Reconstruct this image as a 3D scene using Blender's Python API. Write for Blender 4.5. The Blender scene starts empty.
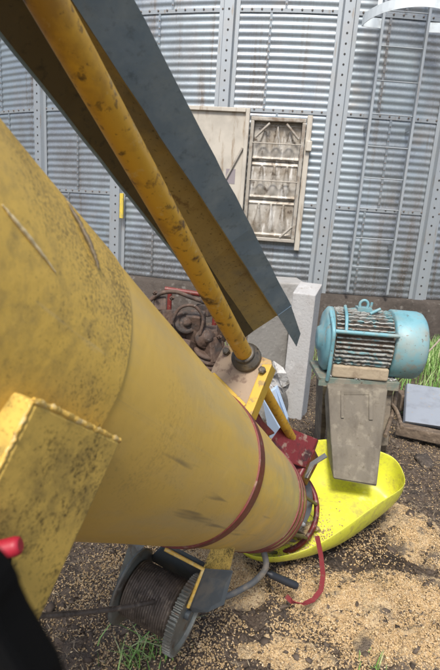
import bpy, math
import numpy as np
from mathutils import Vector
rng = np.random.default_rng(7)
V = lambda *a: np.array(a, float)
def nrm(v):
    v = np.array(v, float); return v/np.linalg.norm(v)

S = bpy.context.scene
COL = S.collection

# ------------------------------------------------------------------ camera
FPX, PITCH, ROLL, EYE = 484.0, math.radians(14), math.radians(4), V(0, 0, 1.2)
_f = V(0, math.cos(PITCH), -math.sin(PITCH)); _r0 = V(1, 0, 0); _u0 = V(0, math.sin(PITCH), math.cos(PITCH))
_u = _u0*math.cos(ROLL) - _r0*math.sin(ROLL); _r = _r0*math.cos(ROLL) + _u0*math.sin(ROLL)
def ray(x, y): return _f + _r*(x-220)/FPX - _u*(y-335)/FPX
def pt(x, y, d): return EYE + ray(x, y)*d                # point seen at photo pixel x,y at depth d metres
def gnd(x, y, z=0.0):
    d = ray(x, y); return EYE + d*((z-EYE[2])/d[2])
cam_d = bpy.data.cameras.new('camera'); cam = bpy.data.objects.new('camera', cam_d); COL.objects.link(cam)
from mathutils import Matrix
m = Matrix.Identity(4)
for i in range(3):
    m[i][0] = _r[i]; m[i][1] = _u[i]; m[i][2] = -_f[i]; m[i][3] = EYE[i]
cam.matrix_world = m
cam_d.sensor_fit = 'VERTICAL'; cam_d.sensor_height = 24; cam_d.sensor_width = 16; cam_d.lens = 24*FPX/670
cam_d.clip_start = 0.01; cam_d.clip_end = 500
cam_d.dof.use_dof = True; cam_d.dof.focus_distance = 1.7; cam_d.dof.aperture_fstop = 7.5
S.camera = cam

# ------------------------------------------------------------------ materials
def mat(name, base, rough=0.6, metal=0.0, layers=(), bump=None, spec=0.5, rough_var=None):
    """layers: (scale, detail, lo, hi, colour, strength, stretch) noise patches of another real colour"""
    M = bpy.data.materials.new(name); M.use_nodes = True
    N = M.node_tree.nodes; L = M.node_tree.links
    b = N['Principled BSDF']; b.inputs['Roughness'].default_value = rough; b.inputs['Metallic'].default_value = metal
    b.inputs['Specular IOR Level'].default_value = spec
    co = N.new('ShaderNodeTexCoord').outputs['Object']
    rgb = N.new('ShaderNodeRGB'); rgb.outputs[0].default_value = (*base, 1); cur = rgb.outputs[0]
    for k, ly in enumerate(layers):
        if isinstance(ly, dict):      # fine specks gathered in coarse patches, or dust growing along the tube
            def nz_(sc, off):
                mp = N.new('ShaderNodeMapping'); mp.inputs['Location'].default_value = (off, off*1.3, off*.7); L.new(co, mp.inputs['Vector'])
                z = N.new('ShaderNodeTexNoise'); z.inputs['Scale'].default_value = sc; z.inputs['Detail'].default_value = 8; z.inputs['Roughness'].default_value = .7
                L.new(mp.outputs[0], z.inputs['Vector']); return z.outputs['Fac']
            ma_ = N.new('ShaderNodeMath'); ma_.operation = 'MULTIPLY_ADD'; ma_.inputs[1].default_value = ly.get('w', .55)
            if 'zr' in ly:
                gz = N.new('ShaderNodeSeparateXYZ'); L.new(co, gz.inputs[0]); ar = N.new('ShaderNodeMapRange'); ar.inputs[1].default_value, ar.inputs[2].default_value = ly['zr']; L.new(gz.outputs[2], ar.inputs[0]); L.new(ar.outputs[0], ma_.inputs[0])
            elif 'along' in ly:
                at = N.new('ShaderNodeAttribute'); at.attribute_name = 'sa'; sx_ = N.new('ShaderNodeSeparateXYZ'); L.new(at.outputs['Vector'], sx_.inputs[0])
                ar = N.new('ShaderNodeMapRange'); ar.inputs[1].default_value, ar.inputs[2].default_value = ly['along']; L.new(sx_.outputs[0], ar.inputs[0]); L.new(ar.outputs[0], ma_.inputs[0])
            else: L.new(nz_(ly['coarse'], 5.1+k), ma_.inputs[0])
            L.new(nz_(ly['fine'], 2.2*k), ma_.inputs[2])
            mr = N.new('ShaderNodeMapRange'); mr.inputs[1].default_value = ly['lo']; mr.inputs[2].default_value = ly['hi']; mr.inputs[4].default_value = ly['st']
            L.new(ma_.outputs[0], mr.inputs[0])
            mx = N.new('ShaderNodeMixRGB'); L.new(mr.outputs[0], mx.inputs[0]); L.new(cur, mx.inputs[1]); mx.inputs[2].default_value = (*ly['col'], 1); cur = mx.outputs[0]
            continue
        sc, det, lo, hi, colr = ly[:5]; st = ly[5] if len(ly) > 5 else 1.0; stretch = ly[6] if len(ly) > 6 else None
        src = co
        if isinstance(stretch, str):
            at = N.new('ShaderNodeAttribute'); at.attribute_name = stretch; src = at.outputs['Vector']
            stretch = ly[7] if len(ly) > 7 else None
        mp = N.new('ShaderNodeMapping'); mp.inputs['Location'].default_value = (k*3.7+1, k*1.9, k*2.3)
        if stretch: mp.inputs['Scale'].default_value = stretch
        L.new(src, mp.inputs['Vector'])
        nz = N.new('ShaderNodeTexNoise'); nz.inputs['Scale'].default_value = sc; nz.inputs['Detail'].default_value = det
        nz.inputs['Roughness'].default_value = 0.62
        L.new(mp.outputs[0], nz.inputs['Vector'])
        mr = N.new('ShaderNodeMapRange'); mr.inputs[1].default_value = lo; mr.inputs[2].default_value = hi
        mr.inputs[3].default_value = 0; mr.inputs[4].default_value = st
        L.new(nz.outputs['Fac'], mr.inputs[0])
        mx = N.new('ShaderNodeMixRGB'); L.new(mr.outputs[0], mx.inputs[0]); L.new(cur, mx.inputs[1])
        mx.inputs[2].default_value = (*colr, 1); cur = mx.outputs[0]
    L.new(cur, b.inputs['Base Color'])
    if rough_var:
        nz = N.new('ShaderNodeTexNoise'); nz.inputs['Scale'].default_value = rough_var[0]; nz.inputs['Detail'].default_value = 4
        L.new(co, nz.inputs['Vector'])
        mr = N.new('ShaderNodeMapRange'); mr.inputs[1].default_value = .3; mr.inputs[2].default_value = .7
        mr.inputs[3].default_value = rough_var[1]; mr.inputs[4].default_value = rough_var[2]
        L.new(nz.outputs['Fac'], mr.inputs[0]); L.new(mr.outputs[0], b.inputs['Roughness'])
    if bump:
        nz = N.new('ShaderNodeTexNoise'); nz.inputs['Scale'].default_value = bump[0]; nz.inputs['Detail'].default_value = 6
        L.new(co, nz.inputs['Vector'])
        bp = N.new('ShaderNodeBump'); bp.inputs['Strength'].default_value = bump[1]; bp.inputs['Distance'].default_value = bump[2]
        L.new(nz.outputs['Fac'], bp.inputs['Height']); L.new(bp.outputs[0], b.inputs['Normal'])
    return M

BLK = (.012, .011, .009); DUST = (.30, .25, .17); RUST = (.11, .045, .018)
M = {}
M['tube'] = mat('dirty_yellow_paint', (.70, .455, .09), .34, layers=[
    (2.2, 4, .46, .66, (.63, .41, .095), .8), (7, 6, .46, .72, (.54, .38, .14), .5),
    (6, 5, .50, .68, (.50, .38, .17), .55, 'sa', (.5, 2.2, 1)),
    dict(fine=14, along=(.95, 1.55), w=.55, lo=.62, hi=1.08, col=(.33, .28, .17), st=.75), dict(fine=220, coarse=4, w=.8, lo=1.0, hi=1.2, col=(.10, .08, .04), st=.35),
    (3, 3, .64, .70, (.10, .085, .06), .6, 'sa', (.6, 7, 1))], bump=(60, .12, .004), rough_var=(9, .34, .6))
M['tube_old'] = mat('speckled_yellow_paint', (.70, .455, .09), .38, layers=[
    (3, 4, .45, .65, (.63, .41, .095), .8), (5, 8, .54, .76, (.38, .27, .10), .5),
    dict(fine=60, coarse=2.6, w=1.0, lo=1.0, hi=1.34, col=(.22, .165, .07), st=.7), dict(fine=300, coarse=3.4, w=1.0, lo=.99, hi=1.2, col=(.05, .04, .022), st=.85),
    (3, 3, .66, .72, (.6, .52, .34), .55, 'sa', (.7, 8, 1))], bump=(60, .15, .004), rough_var=(9, .4, .65))
M['pale'] = mat('pale_weld_scratch', (.74, .60, .34), .5, layers=[(90, 4, .54, .64, (.5, .34, .1), .8)])
M['scuff'] = mat('dark_scrape', (.13, .10, .06), .6, layers=[(80, 4, .5, .6, (.35, .25, .08), .8)])
M['arm'] = mat('stained_yellow_paint', (.67, .45, .10), .45, layers=[
    (4, 4, .45, .65, (.50, .33, .08), .7), dict(fine=40, coarse=6, w=.9, lo=.92, hi=1.22, col=(.18, .135, .05), st=.75), dict(fine=240, coarse=9, w=1.0, lo=.99, hi=1.2, col=(.03, .025, .012), st=.9)],
    bump=(50, .15, .003))
M['bead'] = mat('chipped_yellow_weld', (.66, .42, .09), .45, layers=[(60, 5, .54, .62, (.66, .52, .26), .8), (90, 4, .6, .66, (.3, .17, .05), .7)], bump=(120, .5, .004))
M['pipe'] = mat('worn_orange_yellow_paint', (.52, .29, .025), .42, layers=[
    (12, 6, .5, .66, (.25, .13, .02), .8), (26, 7, .57, .66, (.055, .028, .014), .9), (70, 5, .58, .66, (.05, .03, .014), .6),
    (40, 5, .6, .7, (.5, .4, .2), .5)],
    bump=(80, .15, .002), rough_var=(14, .35, .6))
M['shield_in'] = mat('dusty_yellow_shield_inside', (.36, .26, .09), .75, layers=[
    (9, 6, .48, .68, (.25, .20, .10), .8), (5, 5, .48, .62, (.15, .13, .09), .8), (130, 6, .58, .68, (.08, .06, .03), .7), (18, 5, .62, .7, RUST, .6)])
M['shield_fl'] = mat('dark_brown_flange', (.075, .055, .025), .6, layers=[(12, 6, .5, .66, (.11, .08, .03), .8), (60, 6, .55, .68, (.03, .024, .015), .8)])  # left inner face of the shield, coloured darker than the lining
M['shield_out'] = mat('weathered_blue_grey_shield', (.165, .235, .30), .6, .15, layers=[
    (14, 8, .42, .68, (.26, .33, .38), .8), (60, 8, .55, .72, (.08, .11, .135), .6), (6, 5, .62, .7, (.24, .25, .24), .4)], bump=(90, .25, .002))
M['red'] = mat('dull_red_paint', (.15, .02, .015), .5, layers=[(16, 6, .5, .66, (.09, .03, .02), .8), (40, 5, .58, .7, DUST, .5)], bump=(60, .2, .003))
M['redhandle'] = mat('bright_red_plastic', (.34, .012, .028), .5)
M['redstrap'] = mat('red_webbing', (.17, .018, .022), .85, layers=[(60, 4, .55, .7, (.15, .06, .04), .7)])
M['redbox'] = mat('red_gearbox_paint', (.13, .014, .014), .45, layers=[(22, 6, .5, .62, (.03, .014, .012), .9), (35, 5, .56, .66, (.26, .20, .15), .65)], bump=(45, .5, .006))
M['rustbear'] = mat('greasy_grey_iron', (.09, .078, .062), .5, .3, layers=[(20, 6, .5, .65, (.16, .12, .07), .8), (50, 5, .55, .65, BLK, .8)], bump=(60, .4, .004))
M['plate'] = mat('dusty_bracket_yellow', (.55, .34, .04), .55, layers=[(9, 7, .40, .50, (.27, .20, .145), .92), (40, 7, .54, .64, (.14, .08, .05), .8)], bump=(50, .3, .003))
M['plate_clean'] = mat('bracket_edge_yellow', (.54, .34, .035), .5, layers=[(10, 6, .5, .64, (.36, .25, .08), .8), (30, 5, .58, .66, (.22, .15, .07), .8)])
M['steel'] = mat('screw_steel', (.28, .25, .21), .4, .8, layers=[(20, 5, .5, .65, (.15, .09, .05), .9)])
M['galv'] = mat('galvanised_steel', (.265, .31, .335), .5, .42, layers=[
    (1.6, 4, .42, .62, (.225, .255, .29), .8), (5, 6, .52, .70, (.28, .28, .28), .6, (1, 1, .25)),
    (4, 5, .56, .70, (.15, .11, .075), .8, (2.2, 2.2, .10)), (1.1, 5, .50, .64, (.19, .185, .18), .7, (1, 1, .5)), dict(fine=7, zr=(1.25, .42), w=.55, lo=.62, hi=1.1, col=(.075, .06, .045), st=.7), (60, 4, .5, .7, (.34, .38, .43), .5),
    (2, 4, .60, .72, (.26, .22, .18), .5)], rough_var=(3, .34, .55))
M['galv_post'] = mat('galvanised_stiffener', (.36, .39, .41), .5, .5, layers=[(6, 5, .5, .68, (.36, .37, .37), .8), (9, 5, .6, .7, (.26, .19, .12), .6, (2, 2, .3))])
M['hole'] = mat('dark_bolt_iron', (.03, .028, .026), .7)
M['bolt'] = mat('bolt_iron', (.18, .15, .13), .6, .3)
M['plinth'] = mat('dark_stained_footing', (.065, .052, .042), .9, layers=[(4, 6, .45, .65, (.035, .028, .022), .9), (16, 6, .57, .72, (.18, .165, .145), .7)], bump=(25, .6, .02))
M['doorsheet'] = mat('weathered_hatch_sheet', (.50, .46, .39), .6, .15, layers=[(2.5, 5, .45, .65, (.36, .33, .28), .8), (7, 6, .57, .68, (.24, .17, .10), .75, (1.6, 1.6, .3)), (5, 5, .60, .68, (.66, .64, .6), .7, (3, 3, .4))])
M['innerdoor'] = mat('rust_stained_hatch_panel', (.44, .41, .36), .55, .3, layers=[(5, 6, .44, .62, (.24, .20, .15), .9), (13, 7, .54, .66, (.085, .06, .04), .9), (9, 5, .55, .66, (.70, .68, .64), .85, (2, 2, .4))])
M['frame'] = mat('hatch_frame_steel', (.38, .35, .30), .6, .3, layers=[(9, 6, .5, .66, (.17, .12, .08), .85)])
M['sticker'] = mat('faded_grey_sticker', (.25, .22, .23), .7)
M['tag'] = mat('yellow_tag_paint', (.62, .47, .06), .6, layers=[(20, 4, .5, .65, (.4, .33, .1), .8)])
M['hoop'] = mat('bright_galvanised_strap', (.72, .78, .80), .5, .1, layers=[(6, 5, .55, .7, (.42, .44, .44), .7)])
M['concrete'] = mat('weathered_concrete', (.39, .385, .375), .9, layers=[(7, 7, .45, .68, (.35, .33, .31), .8), (22, 6, .56, .7, (.48, .47, .455), .8), (9, 6, .62, .7, (.25, .22, .18), .7, (2, 2, .4)), (90, 4, .62, .7, (.16, .14, .12), .7)], bump=(70, .5, .004))
M['concrete_dark'] = mat('damp_concrete', (.22, .21, .19), .9, layers=[(6, 7, .45, .65, (.15, .14, .125), .9), (30, 5, .56, .7, (.29, .275, .25), .8)], bump=(50, .5, .006))
M['concrete_mid'] = mat('stained_concrete', (.33, .32, .30), .9, layers=[(7, 7, .45, .68, (.24, .225, .2), .8), (22, 6, .56, .7, (.42, .41, .39), .8)], bump=(60, .5, .005))
M['teal'] = mat('teal_motor_paint', (.16, .34, .385), .45, layers=[(12, 6, .48, .66, (.10, .25, .285), .8), (7, 7, .50, .68, (.27, .30, .27), .7), (20, 7, .56, .68, (.26, .24, .19), .7), (60, 6, .62, .68, (.10, .055, .03), .8)], bump=(40, .12, .002), rough_var=(9, .35, .6))
M['tealflake'] = mat('flaking_motor_paint', (.34, .345, .32), .8, layers=[(26, 7, .49, .57, (.15, .12, .092), .9, (1, 1, 2.4)), (24, 6, .53, .60, (.15, .31, .33), .85), (70, 6, .60, .66, BLK, .8)], bump=(60, .7, .006))
M['motorcore'] = mat('dark_rusty_motor_frame', (.10, .07, .05), .8, layers=[(20, 6, .5, .65, (.22, .16, .11), .8)])
M['feet'] = mat('dusty_motor_foot', (.34, .275, .19), .85, layers=[(20, 6, .5, .66, (.20, .15, .10), .8)], bump=(60, .5, .005))
M['green'] = mat('grimy_green_plate', (.13, .165, .135), .6, layers=[(16, 6, .44, .58, (.22, .195, .15), .9), (50, 5, .6, .68, (.07, .05, .03), .8)], bump=(60, .3, .003))
M['spout'] = mat('dusty_tan_spout', (.155, .133, .10), .85, .0, layers=[(9, 6, .46, .64, (.085, .07, .052), .85, (1.6, 1.6, .22)), (6, 6, .46, .66, (.14, .122, .095), .85), (22, 7, .52, .70, (.25, .22, .165), .8), (70, 5, .60, .7, (.11, .09, .06), .8)], bump=(60, .3, .003))
M['spoutdark'] = mat('grimy_stand_steel', (.14, .115, .085), .85, layers=[(12, 6, .48, .64, (.24, .20, .14), .85), (40, 5, .55, .7, (.05, .04, .03), .8)], bump=(50, .5, .006))
M['neon'] = mat('fluorescent_yellow_plastic', (.70, .71, .06), .40, layers=[dict(fine=50, coarse=7, w=.9, lo=.88, hi=1.22, col=(.36, .29, .11), st=.7), (5, 5, .52, .70, (.60, .58, .08), .6), (22, 7, .56, .70, (.40, .33, .10), .6), (90, 5, .62, .70, (.25, .2, .08), .6), (12, 5, .62, .72, (.78, .78, .34), .6)], bump=(9, .15, .01))
M['iron'] = mat('grey_green_iron', (.165, .172, .152), .5, .4, layers=[(14, 6, .46, .62, (.13, .115, .095), .9), (30, 6, .54, .66, (.12, .075, .045), .85), (60, 5, .58, .68, (.30, .28, .24), .7)], bump=(60, .3, .003))
M['irondark'] = mat('dark_blue_grey_iron', (.085, .10, .11), .55, .3, layers=[(14, 6, .5, .66, (.16, .15, .13), .8)])
M['cable'] = mat('steel_cable', (.13, .105, .085), .55, .35, layers=[(30, 6, .5, .62, (.06, .048, .038), .85), (90, 4, .56, .66, (.22, .18, .14), .8)], bump=(300, .5, .002))
M['rusty'] = mat('rusty_machine_iron', (.085, .052, .036), .75, .1, layers=[(9, 6, .48, .62, (.045, .038, .034), .9), (16, 7, .55, .66, (.14, .095, .07), .8), (40, 6, .60, .70, (.20, .18, .16), .6)], bump=(30, .7, .01))
M['black'] = mat('dull_black', (.003, .003, .003), .8, spec=.1)
M['blackp'] = mat('black_plastic', (.02, .022, .026), .5, layers=[(30, 4, .55, .7, (.10, .09, .07), .7)])
M['hose'] = mat('grey_hose_rubber', (.11, .115, .115), .6, layers=[(24, 5, .5, .66, (.24, .20, .15), .8)])
M['bluesheet'] = mat('pale_blue_sheet', (.36, .46, .60), .45, layers=[(12, 5, .55, .7, (.40, .40, .38), .8)])
M['slab'] = mat('blue_grey_slab', (.25, .275, .31), .7, layers=[(7, 6, .5, .66, (.18, .19, .21), .8), (30, 5, .6, .7, (.30, .26, .2), .8)], bump=(40, .3, .004))
M['wood'] = mat('rotten_timber', (.15, .11, .075), .9, layers=[(6, 6, .45, .65, (.07, .05, .035), .9, (1, 6, 6)), (30, 6, .56, .68, (.27, .21, .15), .8)], bump=(30, .8, .01))
M['stick'] = mat('dry_stick', (.30, .25, .19), .9)
M['rag'] = mat('grey_white_rubble', (.48, .47, .45), .9, layers=[(30, 6, .5, .6, (.25, .23, .2), .9)], bump=(40, .6, .01))

def ground_mat():
    Mt = mat('trampled_mud', (.078, .054, .036), .85, layers=[
        (2.2, 6, .44, .62, (.115, .084, .058), .9), (11, 7, .5, .66, (.034, .025, .018), .9),
        (30, 7, .55, .68, (.16, .122, .088), .7), (95, 6, .57, .66, (.25, .185, .115), .75), (70, 6, .59, .68, (.026, .021, .017), .9)],
        bump=(45, 1.0, .03), rough_var=(14, .45, .95))
    return Mt
M['ground'] = ground_mat()
M['field'] = mat('far_grass_soil', (.06, .085, .03), .95, layers=[(3, 6, .45, .65, (.09, .08, .045), .8)])

def cell_mat(name, cols, rough=.6):
    """small pieces that each have a colour of their own (random per mesh island)"""
    Mt = bpy.data.materials.new(name); Mt.use_nodes = True
    N = Mt.node_tree.nodes; L = Mt.node_tree.links; b = N['Principled BSDF']; b.inputs['Roughness'].default_value = rough
    g = N.new('ShaderNodeNewGeometry'); cr = N.new('ShaderNodeValToRGB')
    cr.color_ramp.interpolation = 'LINEAR'
    e = cr.color_ramp.elements
    e[0].color = (*cols[0], 1); e[1].color = (*cols[-1], 1)
    for i, c in enumerate(cols[1:-1]):
        x = e.new((i+1)/(len(cols)-1)); x.color = (*c, 1)
    L.new(g.outputs['Random Per Island'], cr.inputs[0]); L.new(cr.outputs[0], b.inputs['Base Color'])
    return Mt
M['grain'] = cell_mat('grain_kernels', [(.22, .15, .085), (.46, .32, .16), (.54, .38, .19), (.36, .24, .12), (.60, .47, .29)], .5)
M['clod'] = cell_mat('mud_clods', [(.028, .020, .014), (.068, .048, .033), (.105, .077, .054), (.048, .034, .024), (.16, .125, .09)], .8)
M['lump'] = mat('mud_lump', (.085, .066, .051), .9, layers=[(20, 7, .45, .62, (.055, .043, .034), .9), (60, 6, .56, .68, (.20, .165, .13), .8)], bump=(70, 1.0, .02))
M['straw'] = cell_mat('chaff_and_straw', [(.24, .18, .11), (.36, .28, .17), (.15, .115, .08), (.46, .37, .24), (.09, .068, .048)], .7)
M['grass'] = cell_mat('grass_blades', [(.09, .19, .03), (.17, .33, .07), (.28, .42, .13), (.12, .26, .04), (.40, .44, .22)], .55)
M['grainbed'] = mat('heaped_grain', (.46, .33, .18), .7, layers=[(170, 4, .45, .6, (.56, .43, .25), .8), (120, 5, .52, .60, (.17, .11, .06), .9), (11, 8, .46, .60, (.10, .077, .058), .9)], bump=(220, 1.0, .008))

# ------------------------------------------------------------------ mesh helpers (all in world coordinates)
class MB:
    def __init__(s): s.v = []; s.f = []; s.smooth = []
    def add(s, vs, fs, smooth=False):
        o = len(s.v); s.v += [tuple(map(float, q)) for q in vs]; s.f += [tuple(o+i for i in q) for q in fs]; s.smooth += [smooth]*len(fs); return s
    def hexa(s, c8):  # 4 bottom + 4 top, same winding
        return s.add(c8, [(3, 2, 1, 0), (4, 5, 6, 7), (0, 1, 5, 4), (1, 2, 6, 5), (2, 3, 7, 6), (3, 0, 4, 7)])
    def box(s, c, ax, ay, az, hx, hy, hz):
        c, ax, ay, az = map(np.array, (c, ax, ay, az))
        q = []
        for k in (-1, 1):
            for i, j in ((-1, -1), (1, -1), (1, 1), (-1, 1)): q.append(c+ax*hx*i+ay*hy*j+az*hz*k)
        return s.hexa(q)
    def prism(s, poly, vec):
        n = len(poly); vec = np.array(vec); a = [np.array(p) for p in poly]; b = [p+vec for p in a]
        return s.add(a+b, [tuple(range(n-1, -1, -1)), tuple(range(n, 2*n))]+[(i, (i+1) % n, n+(i+1) % n, n+i) for i in range(n)])
    def tube(s, pts, rad, n=12, cap=True, smooth=True, flat=None):
        pts = [np.array(p, float) for p in pts]; m_ = len(pts)
        rad = [rad]*m_ if np.isscalar(rad) else rad
        vs = []; up = None
        for i, p in enumerate(pts):
            t = nrm(pts[min(i+1, m_-1)]-pts[max(i-1, 0)])
            if up is None:
                h = V(0, 0, 1) if abs(t[2]) < .9 else V(1, 0, 0)
                up = nrm(h-t*(h@t)) if flat is None else nrm(np.array(flat)-t*(np.array(flat)@t))
            else: up = nrm(up-t*(up@t))
            sd = np.cross(t, up)
            for k in range(n):
                a = 2*math.pi*k/n; vs.append(p+rad[i]*(sd*math.cos(a)+up*math.sin(a)))
        fs = [(i*n+k, i*n+(k+1) % n, (i+1)*n+(k+1) % n, (i+1)*n+k) for i in range(m_-1) for k in range(n)]
        s.add(vs, fs, smooth)
        if cap: s.add(vs[:n], [tuple(range(n-1, -1, -1))]); s.add(vs[-n:], [tuple(range(n))])
        return s
    def ribbon(s, pts, wdir, w, th):
        """flat strap along pts"""
        pts = [np.array(p, float) for p in pts]; m_ = len(pts); vs = []
        wd = np.array(wdir, float)
        for i, p in enumerate(pts):
            t = nrm(pts[min(i+1, m_-1)]-pts[max(i-1, 0)]); w_ = nrm((wd if wd.ndim == 1 else wd[i])-t*((wd if wd.ndim == 1 else wd[i])@t)); n_ = np.cross(t, w_)
            for a, b in ((-1, -1), (1, -1), (1, 1), (-1, 1)): vs.append(p+w_*w/2*a+n_*th/2*b)
        fs = [(i*4+k, i*4+(k+1) % 4, (i+1)*4+(k+1) % 4, (i+1)*4+k) for i in range(m_-1) for k in range(4)]
        fs += [(3, 2, 1, 0), tuple(4*(m_-1)+k for k in range(4))]
        return s.add(vs, fs)
    def lathe(s, o, ax, prof, n=32, smooth=True, cap=True):
        """prof: (distance along ax, radius)"""
        ax = nrm(ax); h = V(0, 0, 1) if abs(ax[2]) < .9 else V(1, 0, 0); u = nrm(np.cross(ax, h)); w = np.cross(ax, u); o = np.array(o)
        vs = [o+ax*d+r*(u*math.cos(2*math.pi*k/n)+w*math.sin(2*math.pi*k/n)) for d, r in prof for k in range(n)]
        m_ = len(prof)
        fs = [(i*n+k, i*n+(k+1) % n, (i+1)*n+(k+1) % n, (i+1)*n+k) for i in range(m_-1) for k in range(n)]
        s.add(vs, fs, smooth)
        if cap: s.add(vs[:n], [tuple(range(n-1, -1, -1))]); s.add(vs[-n:], [tuple(range(n))])
        return s
    def lump(s, c, r, seed, sq=(1, 1, 1), n=3, rough=.25):
        import bmesh
        bm = bmesh.new(); bmesh.ops.create_icosphere(bm, subdivisions=n, radius=1)
        g = np.random.default_rng(seed); ph = g.uniform(0, 6, (4, 3)); fr = g.uniform(1.2, 3.8, (4, 3))
        vs = []
        for q in bm.verts:
            p = np.array(q.co); d = 1+rough*sum(math.sin(p@fr[i]+ph[i][0])*.5 for i in range(4)); vs.append(np.array(c)+p*d*r*np.array(sq))
        fs = [tuple(x.index for x in f.verts) for f in bm.faces]; bm.free()
        return s.add(vs, fs, True)

def world_loc(o):
    return np.zeros(3) if o is None else np.array(o['_w'])
def link(name, mb, material, parent=None, bevel=None, attr=None, sub=0, seg=2, extra=None):
    me = bpy.data.meshes.new(name); n_first = len(mb.f)
    if extra: mb.add(extra[0].v, extra[0].f); mb.smooth[n_first:] = extra[0].smooth
    off = world_loc(parent)
    me.from_pydata([tuple(np.array(q)-off) for q in mb.v], [], mb.f)
    me.polygons.foreach_set('use_smooth', mb.smooth)
    me.materials.append(material)
    if extra:
        me.materials.append(extra[1]); me.polygons.foreach_set('material_index', [0]*n_first+[1]*(len(mb.f)-n_first))
    if attr is not None:
        a = me.attributes.new('sa', 'FLOAT_VECTOR', 'POINT'); a.data.foreach_set('vector', np.array(attr, 'f').ravel())
    me.update()
    o = bpy.data.objects.new(name, me); COL.objects.link(o); o.parent = parent; o['_w'] = tuple(off)
    if bevel:
        b = o.modifiers.new('bevel', 'BEVEL'); b.width = bevel; b.segments = seg; b.limit_method = 'ANGLE'; b.angle_limit = math.radians(35)
    if sub:
        b = o.modifiers.new('sub', 'SUBSURF'); b.levels = sub; b.render_levels = sub
    return o
def thing(name, loc, label, cat, group=None):
    o = bpy.data.objects.new(name, None); COL.objects.link(o); o.location = tuple(loc); o['_w'] = tuple(map(float, loc)); o.empty_display_size = .1
    return tag(o, label, cat, group)
def tag(o, label=None, cat=None, group=None, kind=None):
    if label: o['label'] = label
    if cat: o['category'] = cat
    if group: o['group'] = group
    if kind: o['kind'] = kind
    return o
def bulk(name, verts, faces_tri, material, smooth=False):
    me = bpy.data.meshes.new(name); nv, nf = len(verts), len(faces_tri); k = faces_tri.shape[1]
    me.vertices.add(nv); me.vertices.foreach_set('co', verts.astype('f').ravel())
    me.loops.add(nf*k); me.loops.foreach_set('vertex_index', faces_tri.astype('i').ravel())
    me.polygons.add(nf); me.polygons.foreach_set('loop_start', np.arange(0, nf*k, k, dtype='i'))
    me.polygons.foreach_set('use_smooth', np.full(nf, smooth))
    me.materials.append(material); me.update(calc_edges=True); me.validate()
    o = bpy.data.objects.new(name, me); COL.objects.link(o); o['_w'] = (0., 0., 0.); return o

# ------------------------------------------------------------------ terrain
_perm = rng.random((256, 256))
def vnoise(x, y, f, ox=0.0):
    x = np.asarray(x)*f+ox+500; y = np.asarray(y)*f+ox*1.7+500
    i = np.floor(x).astype(int); j = np.floor(y).astype(int); u = x-i; v = y-j; u = u*u*(3-2*u); v = v*v*(3-2*v)
    g = lambda a, b: _perm[a % 256, b % 256]
    return (g(i, j)*(1-u)+g(i+1, j)*u)*(1-v)+(g(i, j+1)*(1-u)+g(i+1, j+1)*u)*v
def fbm(x, y, f, o=4, ox=0.):
    s = 0; a = .5
    for k in range(o): s = s+a*vnoise(x, y, f*2**k, ox+k*7.3); a *= .5
    return s
PILES = [  # pixel centre, radius (across, along), height
    (392, 596, .33, .13, .028), (414, 532, .12, .20, .028), (239, 584, .10, .10, .09), (285, 650, .15, .05, .010), (425, 648, .20, .09, .015)]
PC = [(gnd(px, py)[0], gnd(px, py)[1], rx, ry, h) for px, py, rx, ry, h in PILES]
def pile_h(x, y):
    z = np.zeros(np.shape(x))
    for cx, cy, rx, ry, h in PC:
        d = np.sqrt(((x-cx)/rx)**2+((y-cy)/ry)**2)+.35*(fbm(x, y, 9, 3, cx)-.5)
        z = np.maximum(z, h*np.clip(1-d, 0, 1)**1.0*1.2)
    return z
def mud_h(x, y):
    near = np.exp(-((x)**2+(y-1.5)**2)/9)
    a = (fbm(x, y, 3.2, 3)-.45)*.055+(fbm(x, y, 13, 4, 31)-.45)*.05
    c = np.clip(fbm(x, y, 30, 3, 77)-.52, 0, 1)*.07
    return (a+c)*(.25+.75*near)-.012
def top_h(x, y):
    return mud_h(x, y)+pile_h(x, y)
# one sheet: fine cells near the camera, growing towards the horizon
def axis(c, inner, step, outer, g=1.12):
    a = [0.]; s = step
    while a[-1] < outer:
        if a[-1] > inner: s *= g
        a.append(a[-1]+s)
    a = np.array(a); return np.concatenate([-a[:0:-1], a])+c
gx = axis(.25, 1.15, .0095, 150, 1.13); gy = axis(1.75, .95, .0095, 150, 1.13)
X, Y = np.meshgrid(gx, gy); Z = mud_h(X, Y)
n0, n1 = X.shape
idx = np.arange(n0*n1).reshape(n0, n1)
F4 = np.stack([idx[:-1, :-1], idx[:-1, 1:], idx[1:, 1:], idx[1:, :-1]], -1).reshape(-1, 4)
g = bulk('ground', np.stack([X, Y, Z], -1).reshape(-1, 3), F4, M['ground'], True); tag(g, kind='structure')
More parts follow.
